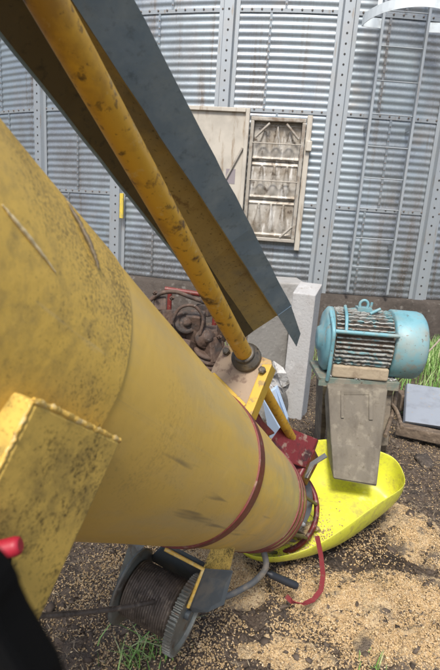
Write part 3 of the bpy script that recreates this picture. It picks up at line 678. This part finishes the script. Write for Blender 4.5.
def shield_mesh(inner, faces=(0, 1, 2)):
    mb = MB(); a = []; b = []; wob = np.random.default_rng(5)
    cn, cf = sum(near_pts)/4, sum(far_pts)/4
    for p, q_ in zip(near_pts, far_pts):
        p = p+(cn-p)*inner; q_ = q_+(cf-q_)*inner; d = nrm(q_-p); a.append(p-d*2.2); b.append(q_)
    NS = 60; vs = []
    for i in range(NS+1):
        for p, q_ in zip(a, b):
            c = p+(q_-p)*i/NS; vs.append(c+wob.normal(0, .0007, 3))
    mb.add(vs, [(i*4+j, i*4+j+1, (i+1)*4+j+1, (i+1)*4+j) for i in range(NS) for j in faces])
    return mb
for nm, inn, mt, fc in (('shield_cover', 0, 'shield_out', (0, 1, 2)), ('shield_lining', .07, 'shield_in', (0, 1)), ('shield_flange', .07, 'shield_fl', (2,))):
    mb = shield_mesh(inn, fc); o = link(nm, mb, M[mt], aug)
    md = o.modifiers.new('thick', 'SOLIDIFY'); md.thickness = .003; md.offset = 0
print('shield', np.linalg.norm(ofsB), np.linalg.norm(ofsD), np.linalg.norm(Bf-Af), np.linalg.norm(Df-Af))
# row of rivets on the outer face
mb = MB()
fn = nrm(np.cross(sv, Bf-Af))
def on_face(px, py): r_ = ray(px, py); return EYE+r_*(((Af-EYE)@fn)/(r_@fn))
mb.prism([Af-sv*.006, Bf-sv*.004, on_face(300, 333), on_face(296, 346)], fn*.003); link('shield_tongue', mb, M['shield_out'], aug)

# lever with red grip beside the arm, unidentified black shape in the corner
c0, c1 = pt(21, 545, .335), pt(-30, 557, .335)
print('depth TL TR BR', (TL-EYE)@_f, (TR-EYE)@_f, (BRt-EYE)@_f)
lev = thing('lever', pt(-40, 700, .42), 'lever with a bright red round grip in front of the yellow arm', 'lever')
mb = MB(); mb.lathe(c1, c0-c1, [(0, .0062), (np.linalg.norm(c1-c0)-.004, .0068), (np.linalg.norm(c1-c0)-.001, .0060), (np.linalg.norm(c1-c0), .0045)], 24); link('grip', mb, M['redhandle'], lev)
mb = MB(); mb.tube([pt(4, 549, .335), pt(0, 575, .34), pt(-4, 640, .35), pt(-20, 780, .36)], [.006, .007, .007, .007], 12); link('stem', mb, M['black'], lev)
q = [pt(p[0]-11, p[1]+6, .13) for p in ((-80, 560), (-34, 566), (-22, 580), (-10, 594), (-3, 608), (0, 620), (8, 638), (22, 662), (44, 700), (80, 800), (-100, 800))]
mb = MB(); mb.prism(q, _f*.025); fl = link('black_shape', mb, M['black'], None, .006, seg=3); tag(fl, 'unidentified black shape filling the lower left corner under the red grip', 'rubber flap')

# ------------------------------------------------------------------ winch under the tube
wc = pt(133, 586, 1.13); gcx = pt(182, 612, 1.083); wx = nrm(gcx-wc); WL = float(np.linalg.norm(gcx-wc))
win = thing('winch', wc*V(1, 1, 0), 'cable winch with toothed gear wheel slung under the yellow tube', 'winch')
mb = MB(); mb.lathe(wc, wx, [(-.004, .085), (-.006, .0865), (.0, .0865), (.002, .082), (.002, .03)], 56); link('drum_flange', mb, M['iron'], win, None)
mb = MB(); pr2 = [(0.0, .02)]
for i in range(int((WL-.012)/.0058)):
    a = .005+i*.0058
    pr2 += [(a, .0575), (a+.0012, .0612), (a+.0031, .063), (a+.005, .0612)]
pr2 += [(WL-.006, .058), (WL-.006, .02)]
mb.lathe(wc, wx, pr2, 48); link('cable_coil', mb, M['cable'], win)
mb = MB(); nt = 58; vs = []; hx = nrm(np.cross(wx, V(0, 0, 1))); hy = np.cross(wx, hx)
for k in range(nt*4):
    r_ = .086 if k % 4 in (0, 1) else .079
    a = 2*math.pi*k/(nt*4); d_ = hx*math.cos(a)+hy*math.sin(a)
    vs += [gcx+d_*r_, gcx+d_*r_+wx*.018, gcx+d_*.074+wx*.018, gcx+d_*.070+wx*.010, gcx+d_*.008+wx*.010, gcx+d_*.008]
nk = nt*4
mb.add(vs, [(k*6+j, k*6+(j+1) % 6, ((k+1) % nk)*6+(j+1) % 6, ((k+1) % nk)*6+j) for k in range(nk) for j in range(6)])
link('gear', mb, M['iron'], win)
mb = MB(); mb.tube([wc-wx*.03, wc+wx*(WL+.02)], .010, 14); link('axle', mb, M['irondark'], win)
mb = MB(); q = [wc-wx*.022+hx*x+hy*y for x, y in ((-.075, .03), (-.02, -.06), (.06, -.05), (.085, .06), (.08, .16), (-.06, .16))]
q = [pt(*p) for p in ((118, 585, 1.16), (113, 612, 1.16), (122, 614, 1.15), (140, 552, 1.14), (152, 538, 1.14), (132, 540, 1.16))]
mb.prism(q, wx*-.006); link('side_plate', mb, M['iron'], win, .002)
q = [pt(*p) for p in ((204, 568, 1.06), (231, 570, 1.12), (222, 604, 1.13), (205, 612, 1.12), (190, 612, 1.10), (187, 606, 1.08), (196, 585, 1.07))]
mb = MB(); mb.prism(q, nrm(E1+AX*.5)*.006); link('side_plate', mb, M['irondark'], win, .002)
mb = MB(); mb.tube([pt(165, 549, 1.04), pt(203, 569, 1.05), pt(188, 607, 1.06)], .0045, 8); link('frame_edge', mb, M['bead'], win)
q = [pt(*p) for p in ((214, 540, 1.12), (236, 540, 1.16), (229, 570, 1.15), (202, 570, 1.09))]
mb = MB(); mb.prism(q, nrm(AX)*.01); link('hanger', mb, M['arm'], win, .002)
q = [pt(*p) for p in ((165, 545, 1.10), (205, 566, 1.12), (200, 590, 1.18), (150, 560, 1.20))]
mb = MB(); mb.prism(q, V(0, 0, .01)); link('cross_member', mb, M['irondark'], win, .002)
cs = wc+wx*.045-nrm(AX)*.0; ca = wc+wx*.05+V(0, 0, 0)
cp = pt(163, 600, (wc+wx*.05-EYE)@_f-.045); ce = pt(18, 617, .83)
P_ = [cp+(ce-cp)*i/12-V(0, 0, .008*math.sin(math.pi*i/12)) for i in range(13)]; P_.append(ce+(ce-P_[-2])*6)
mb = MB(); mb.tube(P_, .0055, 10); link('cable', mb, M['cable'], win)

# ------------------------------------------------------------------ straps and hose by the intake
mb = MB()
P_ = [pt(*p) for p in ((317, 536, 1.56), (321, 556, 1.55), (323, 575, 1.54), (321, 590, 1.53), (313, 600, 1.525), (303, 604, 1.52), (292, 602, 1.52), (286, 596, 1.53))]
Q_ = []
for i in range(len(P_)-1):
    for t_s in (0, .33, .66): Q_.append(P_[i]*(1-t_s)+P_[i+1]*t_s)
Q_.append(P_[-1])
mb.ribbon(Q_, nrm(V(.9, -.3, .25)), .015, .003); o = link('red_strap', mb, M['redstrap'], None); tag(o, 'loose end of a red webbing strap dangling from the tube mouth', 'strap')
mb = MB()
def spline(pts, n=6):
    pts = [np.array(p) for p in pts]; pts = [2*pts[0]-pts[1]]+pts+[2*pts[-1]-pts[-2]]; out = []
    for i in range(1, len(pts)-2):
        for k in range(n):
            t = k/n; a, b, c, d = pts[i-1:i+3]
            out.append(.5*((2*b)+(c-a)*t+(2*a-5*b+4*c-d)*t*t+(3*b-a-3*c+d)*t**3))
    out.append(pts[-2]); return out
hs = spline([pt(*p) for p in ((262, 545, 1.50), (266, 566, 1.48), (256, 580, 1.48), (242, 589, 1.48), (230, 595, 1.48), (221, 597, 1.49), (216, 592, 1.5))])
mb.tube(hs, .0095, 12); o = link('grey_hose', mb, M['hose'], None); tag(o, 'flat grey hose curling over the grain under the tube', 'hose')
mb = MB(); mb.tube(spline([pt(*p) for p in ((262, 570, 1.51), (270, 574, 1.51), (283, 580, 1.52), (297, 586, 1.53))]), [.006]*6+[.012]*6+[.0125]*6+[.010], 12, flat=(0, 0, 1))
o = link('black_handle', mb, M['blackp'], None); tag(o, 'short black plastic handle lying between grey hose and red strap', 'handle')

# ------------------------------------------------------------------ fluorescent tray
rim = [gnd(303, 443, .29), gnd(318, 439, .30), gnd(334, 438, .30), gnd(383, 451, .29), gnd(396, 458, .27), gnd(403, 471, .25), gnd(407, 486, .21), gnd(382, 498, .225), gnd(350, 522, .195),
       gnd(322, 542, .155), gnd(287, 556, .11), gnd(256, 557, .10), gnd(236, 549, .11), gnd(245, 530, .12), gnd(280, 470, .24)]
bot = [gnd(302, 490, .09), gnd(316, 489, .09), gnd(333, 488, .09), gnd(366, 490, .09), gnd(376, 493, .085), gnd(383, 498, .07), gnd(393, 508, .04), gnd(376, 523, .03), gnd(347, 547, .015),
       gnd(322, 560, .01), gnd(282, 567, .015), gnd(262, 566, .015), gnd(250, 557, .02), gnd(258, 545, .03), gnd(285, 510, .035)]
bot = [V(b[0], b[1], max(b[2], .02)+.018) for b in bot]
nrim = len(rim); cen = sum(bot)/nrim
inn = [V(*(b+(cen-b)*.30)[:2], b[2]+(.105-b[2])*.75) for b in bot]
mid = [(r_*.5+b*.5)+(.02*nrm((r_-cen)*V(1, 1, 0))) for r_, b in zip(rim, bot)]
mb = MB(); vs = rim+mid+bot+inn+[V(cen[0], cen[1], .115)]
fs = []
for L0 in (0, 1, 2):
    fs += [(L0*nrim+i, L0*nrim+(i+1) % nrim, (L0+1)*nrim+(i+1) % nrim, (L0+1)*nrim+i) for i in range(nrim)]
fs += [(3*nrim+i, 3*nrim+(i+1) % nrim, 4*nrim) for i in range(nrim)]
mb.add(vs, fs, True)
tray = link('plastic_tray', mb, M['neon'], None); tag(tray, 'fluorescent yellow plastic tray catching grain at the auger mouth', 'tray')
md = tray.modifiers.new('thick', 'SOLIDIFY'); md.thickness = .006; md.offset = 1
cr = tray.modifiers.new('sub', 'SUBSURF'); cr.levels = 2; cr.render_levels = 2
for i_ in range(9):
    a_ = rng.uniform(-60, 75); mb = MB(); mb.lump(ap2(rng.uniform(1.66, 1.84), a_, -.03), rng.uniform(.012, .03), 60+i_, (1, .7, .6), 2, .6)
    o = link('chaff_clump', mb, M['rag'] if i_ % 3 == 0 else M['wood'] if i_ % 3 == 1 else M['grainbed'], None); tag(o, 'clump of chaff and husks caught in the tube mouth cage', 'chaff', 'chaff caught in the tube mouth', 'stuff')
# grain lying in the tray mouth
mb = MB(); mb.lump(gnd(300, 528, .10), .05, 4, (1.2, .8, .45)); o = link('tray_grain', mb, M['grainbed'], None); tag(o, 'clump of grain under the screw inside the yellow tray', 'grain pile', kind='stuff')

bpy.context.view_layer.update()
te = tray.evaluated_get(bpy.context.evaluated_depsgraph_get()); TP = []
mouth = ap2(1.86, -20, 0.)
while len(TP) < 900:
    q_ = mouth[:2]+rng.normal(0, 1, 2)*[.085, .075]+V(.035, .01)*rng.random()
    hit, lo_, no_, fi_ = te.ray_cast(Vector((q_[0], q_[1], 1.0)), Vector((0, 0, -1)))
    if hit and no_.z > .6 and lo_.z < .16: TP.append(tuple(lo_))
    elif rng.random() < .0005: break
TP = np.array(TP)
if len(TP): tag(bits('tray_kernels', TP[:, :2], .0044, .0026, .0022, M['grain'], .003, zs_=TP[:, 2]), 'loose grain kernels lying in the yellow tray by the tube mouth', 'grain', kind='stuff')

# ------------------------------------------------------------------ unload spout, stand and motor
sx = V(1, 0, 0); zc_ = 1.98
sp_o = thing('spout_stand', gnd(355, 470)*V(1, 1, 0)+V(.02, .12, 0), 'dusty tan spout and stand rising from the yellow tray', 'spout')
q = [pt(*p) for p in ((328, 388, 2.03), (388, 389, 2.03), (377, 487, 1.93), (333, 479, 1.93))]
back = V(.0, .13, .03)
mb = MB(); mb.prism(q, back); link('spout', mb, M['spout'], sp_o, .006)
q2 = [pt(*p) for p in ((331.5, 445, 1.959), (380, 449, 1.959), (376.5, 485, 1.925), (333.5, 478, 1.925))]
mb = MB(); mb.prism(q2, V(0, .02, .005)); link('spout_skirt', mb, M['spout'], sp_o, .003)
mb = MB()
q = [pt(*p) for p in ((341, 392, 2.021), (344, 392, 2.021), (344, 418, 1.988), (341, 418, 1.988))]; mb.prism(q, V(0, .03, 0))
q = [pt(*p) for p in ((369, 392, 2.021), (373, 392, 2.021), (373, 420, 1.988), (369, 420, 1.988))]; mb.prism(q, V(0, .03, 0))
q = [pt(*p) for p in ((341, 391, 2.021), (373, 391, 2.021), (373, 395, 2.021), (341, 395, 2.021))]; mb.prism(q, V(0, .03, 0))
link('channel_bracket', mb, M['spout'], sp_o, .002)
for px in ((323, 331), (383, 394)):
    q = [pt(px[0], 386, 2.06), pt(px[1], 386, 2.06), gnd(px[1]-8, 455)+V(0, 0, -.05), gnd(px[0]-3, 455)+V(0, 0, -.05)]
    mb = MB(); mb.prism(q, V(0, .16, 0)); link('leg', mb, M['spoutdark'], sp_o, .004)
q = [pt(326, 388, 2.12), pt(392, 390, 2.12), pt(388, 446, 2.10), pt(328, 446, 2.10)]
mb = MB(); mb.prism(q, V(0, .015, 0)); link('stand_panel', mb, M['spoutdark'], sp_o, .003)
# base plate
bpl = pt(358, 377.5, 2.08); zpl = bpl[2]
mot = thing('electric_motor', V(bpl[0], bpl[1]+.08, zpl), 'big teal electric motor with flaking paint on a green base plate', 'motor')
mb = MB(); c = V(bpl[0], bpl[1]+.10, zpl-.012); mb.box(c, sx, V(0, 1, 0), up, .172, .125, .010); mb.box(c+V(0, -.121, -.018), sx, V(0, 1, 0), up, .172, .004, .012)
link('base_plate', mb, M['green'], mot, .003)
mc = V(pt(359, 341, 2.14)[0], bpl[1]+.10, pt(359, 341, 2.14)[2]); yaw = math.radians(-3); ma = V(math.cos(yaw), math.sin(yaw), 0); mn = V(-math.sin(yaw), math.cos(yaw), 0)
RB = .142
xL, xR = -.135, .125
mb = MB(); mb.lathe(mc+ma*xL, ma, [(0, .10), (.0, RB-.016), (xR-xL, RB-.016), (xR-xL, .1)], 48); bd = link('body', mb, M['motorcore'], mot)
mb = MB(); nf = 44
for k in range(nf):
    a = 2*math.pi*k/nf
    if -2.0 < (a-1.5*math.pi+math.pi) % (2*math.pi)-math.pi < -9: continue
    d_ = mn*math.cos(a)+up*math.sin(a); t_ = ma
    # ragged fin with chipped edge
    M_ = 22; vs = []
    for i in range(M_+1):
        x = xL+.012+(xR-xL-.024)*i/M_; h_ = RB+rng.normal(0, .0022); s_ = np.cross(ma, d_)*(.0034+.001*rng.random())
        p = mc+ma*x; vs += [p+d_*(RB-.02)-s_, p+d_*h_-s_*.7, p+d_*h_+s_*.7, p+d_*(RB-.02)+s_]
    mb.add(vs, [(i*4+j, i*4+(j+1) % 4, (i+1)*4+(j+1) % 4, (i+1)*4+j) for i in range(M_) for j in range(4)])
link('cooling_fins', mb, M['tealflake'], bd)
mb = MB(); R2 = .150
mb.lathe(mc+ma*(xR-.005), ma, [(0, .1), (0, R2-.006), (.006, R2), (.112, R2-.001), (.128, R2-.006), (.138, R2-.018), (.143, R2-.036), (.146, .05), (.146, .02)], 56)
cowl = link('fan_cowl', mb, M['teal'], mot)
mb = MB(); mb.lathe(mc+ma*xL, -ma, [(-.005, .1), (-.005, R2-.008), (.012, R2-.008), (.028, R2-.03), (.034, .06), (.05, .05), (.052, .02)], 48); link('end_bell', mb, M['teal'], mot)
mb = MB()
for x in (-.085, .075):
    mb.box(mc+ma*x+V(0, 0, -RB*.86)+mn*0, ma, mn, up, .042, .115, (mc[2]-RB*.86-zpl)*1.0 if False else .02)
hgt = mc[2]-zpl
mb = MB()
for sy in (-1, 1):
    c = mc+mn*sy*.10; c[2] = zpl+.028; mb.box(c-ma*.005, ma, mn, up, .118, .030, .027)
mb.box(V(mc[0], mc[1], zpl+.03), ma, mn, up, .11, .07, .027)
link('mounting_foot', mb, M['feet'], mot, .008, seg=3)
# guard bars of teal conduit round the front of the body
def mp(x, y, z): return mc+ma*x+mn*y+V(0, 0, z)
yf = -RB-.012
mb = MB(); mb.tube(spline([mp(xL-.012, yf+.10, .13), mp(xL-.008, yf, .075), mp(xL-.006, yf-.003, 0), mp(xL-.006, yf+.004, -.10), mp(xL-.006, yf+.02, -.15)], 5), .0085, 10); link('guard_bar', mb, M['teal'], mot)
mb = MB(); mb.tube([mp(xL-.01, yf+.004, .068), mp(xR+.0, yf+.004, .068)], .0085, 10); link('guard_bar', mb, M['teal'], mot)
mb = MB(); mb.tube(spline([mp(xL+.045, yf+.01, .070), mp(xL+.047, yf+.05, .125), mp(xL+.05, -.03, .155)], 5), .007, 10); link('guard_bar', mb, M['teal'], mot)
mb = MB(); mb.tube([mp(.0+.018*math.cos(a), 0, RB+.02+.02*math.sin(a)) for a in np.linspace(-.6, math.pi+.6, 16)], .006, 10)
mb.box(mp(0, 0, RB+.002), ma, mn, up, .03, .03, .008); mb.tube([mp(.035, .02, RB), mp(.038, .02, RB+.03)], .006, 8); mb.tube([mp(.02, -.05, RB-.008), mp(.06, -.05, RB+.016)], .007, 8)
link('lifting_eye', mb, M['teal'], mot)
# chips of paint and chaff lying on the plate
mb = MB()
for i in range(46):
    c = V(mc[0]+rng.uniform(-.15, .15), bpl[1]-.03+rng.uniform(.01, .06), zpl+.003); a_ = rng.uniform(0, 3.1)
    mb.box(c, V(math.cos(a_), math.sin(a_), .1), V(-math.sin(a_), math.cos(a_), 0), up, rng.uniform(.004, .014), rng.uniform(.002, .005), .0015)
o = link('paint_chips', mb, M['rag'], None); tag(o, 'pale chips of paint and chaff on the green motor plate', 'paint chips', kind='stuff')

# ------------------------------------------------------------------ posts, blocks, junk behind
pb = gnd(296, 432); 
dpt = (pb-EYE)@_f
tA, tB = pt(292.5, 294, dpt+.055), pt(315.5, 295.5, dpt)
ex = nrm((tB-tA)*V(1, 1, 0)); wdt = np.linalg.norm((tB-tA)*V(1, 1, 0)); ey = V(-ex[1], ex[0], 0); dp_ = .15
zt_ = tB[2]; zb3 = pt(322, 284, dpt+.12)[2]
c0_, c1_ = tA*V(1, 1, 0), tB*V(1, 1, 0)
mb = MB(); mb.hexa([c0_+V(0, 0, -.08), c1_+V(0, 0, -.08), c1_+ey*dp_+V(0, 0, -.08), c0_+ey*dp_+V(0, 0, -.08), c0_+V(0, 0, zt_), c1_+V(0, 0, zt_), c1_+ey*dp_+V(0, 0, zb3), c0_+ey*dp_+V(0, 0, zb3)])
o = link('concrete_post', mb, M['concrete'], None, .006, seg=3); tag(o, 'tall square grey concrete post standing beside the teal motor', 'post')
b1 = pt(281, 283, 3.35)
mb = MB(); mb.hexa([V(b1[0]-.14, b1[1]-.02, -.05), V(b1[0]+.22, b1[1]+.08, -.05), V(b1[0]+.18, b1[1]+.42, -.05), V(b1[0]-.14, b1[1]+.4, -.05),
                    V(b1[0]-.09, b1[1], b1[2]), V(b1[0]+.19, b1[1]+.08, b1[2]), V(b1[0]+.17, b1[1]+.40, b1[2]), V(b1[0]-.09, b1[1]+.38, b1[2])])
o = link('concrete_block', mb, M['concrete_mid'], None, .015, seg=3); tag(o, 'pale concrete block standing behind the post, below the hatch', 'concrete block')
b2 = pt(249, 323, 2.9); b3 = pt(290, 311, 2.95)
q = [b2, b3, V(b3[0]+.02, b3[1], -.05), V(b2[0]-.02, b2[1], -.05)]
mb = MB(); mb.prism(q, V(.03, .16, .0)); o = link('concrete_slab', mb, M['concrete_dark'], None, .012, seg=3); tag(o, 'darker upright concrete slab under the shield end, left of the post', 'concrete slab')
q = [pt(262, 398, 2.58), pt(276, 388, 2.62), pt(287, 420, 2.56), gnd(290, 447, -.01), gnd(270, 441, -.01)]
mb = MB(); mb.prism(q, V(.01, .03, .01)); o = link('blue_sheet', mb, M['bluesheet'], None, .002); tag(o, 'small pale blue sheet wedged behind the thin yellow shaft', 'sheet')
for i, (px, py, d, r_, lb) in enumerate(((279, 379, 2.74, .052, 'jagged grey white rubble lump left of the concrete post'), (268, 393, 2.66, .04, 'smaller grey rubble lump below the jagged one by the post'))):
    mb = MB(); cpt = pt(px, py, d); mb.lump(cpt, r_, 20+i, (1, .8, 1.3), 2, .5); mb.smooth = [False]*len(mb.smooth)
    o = link('rubble_lump', mb, M['rag'], None); tag(o, lb, 'rubble', 'rubble by the concrete post')
# rusty earth bank under the rubble and slab: a low heap so that nothing hangs in the air
mb = MB(); cb = gnd(272, 420); mb.lump(V(cb[0]-.06, cb[1]+.12, .08), .17, 31, (.9, .7, 1.1), 4, .3); o = link('rubble_heap', mb, M['concrete_dark'], None); tag(o, 'heap of broken concrete rubble between slab and tube', 'rubble heap')
# rusty machine left of the drive tube
mk = pt(188, 330, 3.1); mk0 = V(mk[0], mk[1], 0)
mach = thing('rusty_machine', mk0, 'rusty old gear machine half hidden behind the auger tube', 'machine')
dd = 3.1
mb = MB(); g_ = np.random.default_rng(12)
def fr(yw, tl):
    x_ = V(math.cos(yw), math.sin(yw), 0); z_ = nrm(V(-math.sin(yw)*math.sin(tl), math.cos(yw)*math.sin(tl), math.cos(tl))); return x_, np.cross(z_, x_), z_
mb.box(mk0+V(0, .12, .20), *fr(.2, .05), .22, .13, .25)
for (px, py, dz, hx_, hy_, hz_, yw, tl) in ((170, 318, .02, .07, .06, .05, .5, .3), (196, 326, .0, .05, .06, .09, -.3, -.2), (212, 350, -.02, .05, .05, .08, .7, .25), (182, 346, -.03, .08, .05, .045, -.5, .4), (160, 306, .05, .04, .05, .05, .2, .6), (205, 310, .05, .035, .05, .04, .9, .1), (222, 330, .06, .03, .04, .07, .1, -.3)):
    mb.box(pt(px, py, dd+dz), *fr(yw, tl), hx_, hy_, hz_)
link('casting', mb, M['rusty'], mach, .010, seg=3)
va = nrm(V(.35, -.8, .35))
mb = MB(); mb.lathe(pt(186, 322, dd-.05), va, [(-.05, .04), (-.05, .075), (-.03, .078), (-.026, .062), (-.012, .062), (-.008, .078), (.01, .075), (.012, .05), (.005, .046), (.007, .03), (.035, .028), (.036, .01)], 24); link('pulley', mb, M['rusty'], mach)
mb = MB(); mb.lathe(pt(206, 338, dd-.05), va, [(-.05, .05), (-.04, .065), (.0, .066), (.002, .05), (.02, .048), (.022, .03), (.05, .03), (.051, .01)], 20); link('hub', mb, M['rusty'], mach)
mb = MB(); mb.tube(spline([pt(150, 300, dd), pt(162, 293, dd), pt(176, 292, dd), pt(190, 297, dd), pt(212, 305, dd+.05)]), .014, 12); link('pipe', mb, M['rusty'], mach)
mb = MB(); mb.tube(spline([pt(172, 322, dd-.1), pt(180, 308, dd-.12), pt(194, 306, dd-.12), pt(203, 318, dd-.1), pt(200, 335, dd-.08)]), .010, 12); link('arm', mb, M['rusty'], mach)
mb = MB()
for k in range(5):
    mb.lathe(pt(206, 352+k*5, dd-.02-.0*k), nrm(V(.3, -.2, .9)), [(-.012, .05), (-.012, .085), (.01, .085), (.01, .05)], 24)
link('spring_stack', mb, M['rusty'], mach)
for p in ((155, 293), (172, 298), (219, 337)):
    mb = MB(); mb.lathe(pt(*p, dd-.06), va, [(-.01, .014), (.012, .014), (.014, .011), (.03, .009)], 6, False); link('bolt', mb, M['rusty'], mach)
mb = MB(); mb.tube([pt(165, 289, 3.6), pt(232, 299, 3.6)], .02, 8); mb.tube([pt(170, 290, 3.6), pt(170, 290, 3.6)*V(1, 1, 0)], .018, 8); mb.tube([pt(216, 297, 3.6), pt(216, 297, 3.6)*V(1, 1, 0)], .018, 8)
o = link('red_rail', mb, M['red'], None); tag(o, 'red painted rail behind the rusty machine', 'rail')
# slab on timber at the right edge
s1, s2 = gnd(404, 420, .10), gnd(470, 429, .10); s3 = gnd(404, 383, .22)
q = [gnd(405, 421, .10), gnd(480, 432, .10), gnd(480, 393, .20), gnd(407, 383, .20)]
mb = MB(); mb.prism(q, V(0, .03, -.03)); o = link('grey_slab', mb, M['slab'], None, .006, seg=3); tag(o, 'blue grey slab tilted on rotten timbers at the right edge', 'slab')
for i, (a, b, r_, lb) in enumerate(((gnd(396, 428, .05), gnd(490, 448, .05), .035, 'rotten timber lying along the front of the slab'), (gnd(398, 400, .09), gnd(500, 410, .09), .06, 'thick timber propping the back of the slab'))):
    d_ = nrm(b-a); mb = MB(); mb.box((a+b)/2, d_, nrm(np.cross(up, d_)), up, np.linalg.norm(b-a)/2, r_, r_*.9); o = link('timber', mb, M['wood'], None, .006); tag(o, lb, 'timber', 'timbers under the slab')
mb = MB(); mb.tube(spline([gnd(398, 381, .12), pt(415, 364, 2.45), pt(430, 350, 2.55), pt(452, 326, 2.7)]), .0045, 8); o = link('stick', mb, M['stick'], None); tag(o, 'thin dry stick leaning past the teal motor over the grass', 'stick')
for i, (a, b, lb) in enumerate((((386, 398, 2.2), (402, 428, 2.0), 'dark twisted root hanging right of the spout'), ((396, 392, 2.25), (385, 436, 2.0), 'second root crossing the dark one beside the spout'))):
    mb = MB(); A_, B_ = pt(*a), pt(*b); mid_ = (A_+B_)/2+V(.02, .03, 0); mb.tube(spline([A_, mid_, B_]), .009, 8); o = link('root', mb, M['wood'], None); tag(o, lb, 'root', 'roots beside the spout')

# ------------------------------------------------------------------ light
W = bpy.data.worlds.new('World'); S.world = W; W.use_nodes = True
wn, wl_ = W.node_tree.nodes, W.node_tree.links
EL, AZ = math.radians(54), math.radians(191)     # sun behind the camera, veiled by thin cloud
sky = wn.new('ShaderNodeTexSky'); sky.sky_type = 'NISHITA'; sky.sun_disc = False; sky.sun_elevation = EL; sky.sun_rotation = AZ
sky.dust_density = 3.0; sky.ozone_density = 1.0
bg = wn['Background']; bg.inputs['Strength'].default_value = .12; wl_.new(sky.outputs[0], bg.inputs['Color'])
sl = bpy.data.lights.new('sun', 'SUN'); sl.energy = 2.9; sl.angle = math.radians(14); sl.color = (1, .96, .90)
so = bpy.data.objects.new('sun', sl); COL.objects.link(so)
sd = V(math.sin(AZ)*math.cos(EL), math.cos(AZ)*math.cos(EL), math.sin(EL))
so.rotation_euler = Vector(tuple(sd)).to_track_quat('Z', 'Y').to_euler()
so.location = (0, -3, 12)
S.view_settings.view_transform = 'Standard'; S.view_settings.look = 'None'; S.view_settings.gamma = 1; S.view_settings.exposure = .56
S.render.engine = 'CYCLES'; S.cycles.use_denoising = True; S.cycles.max_bounces = 6
for o in bpy.data.objects:
    if '_w' in o: del o['_w']
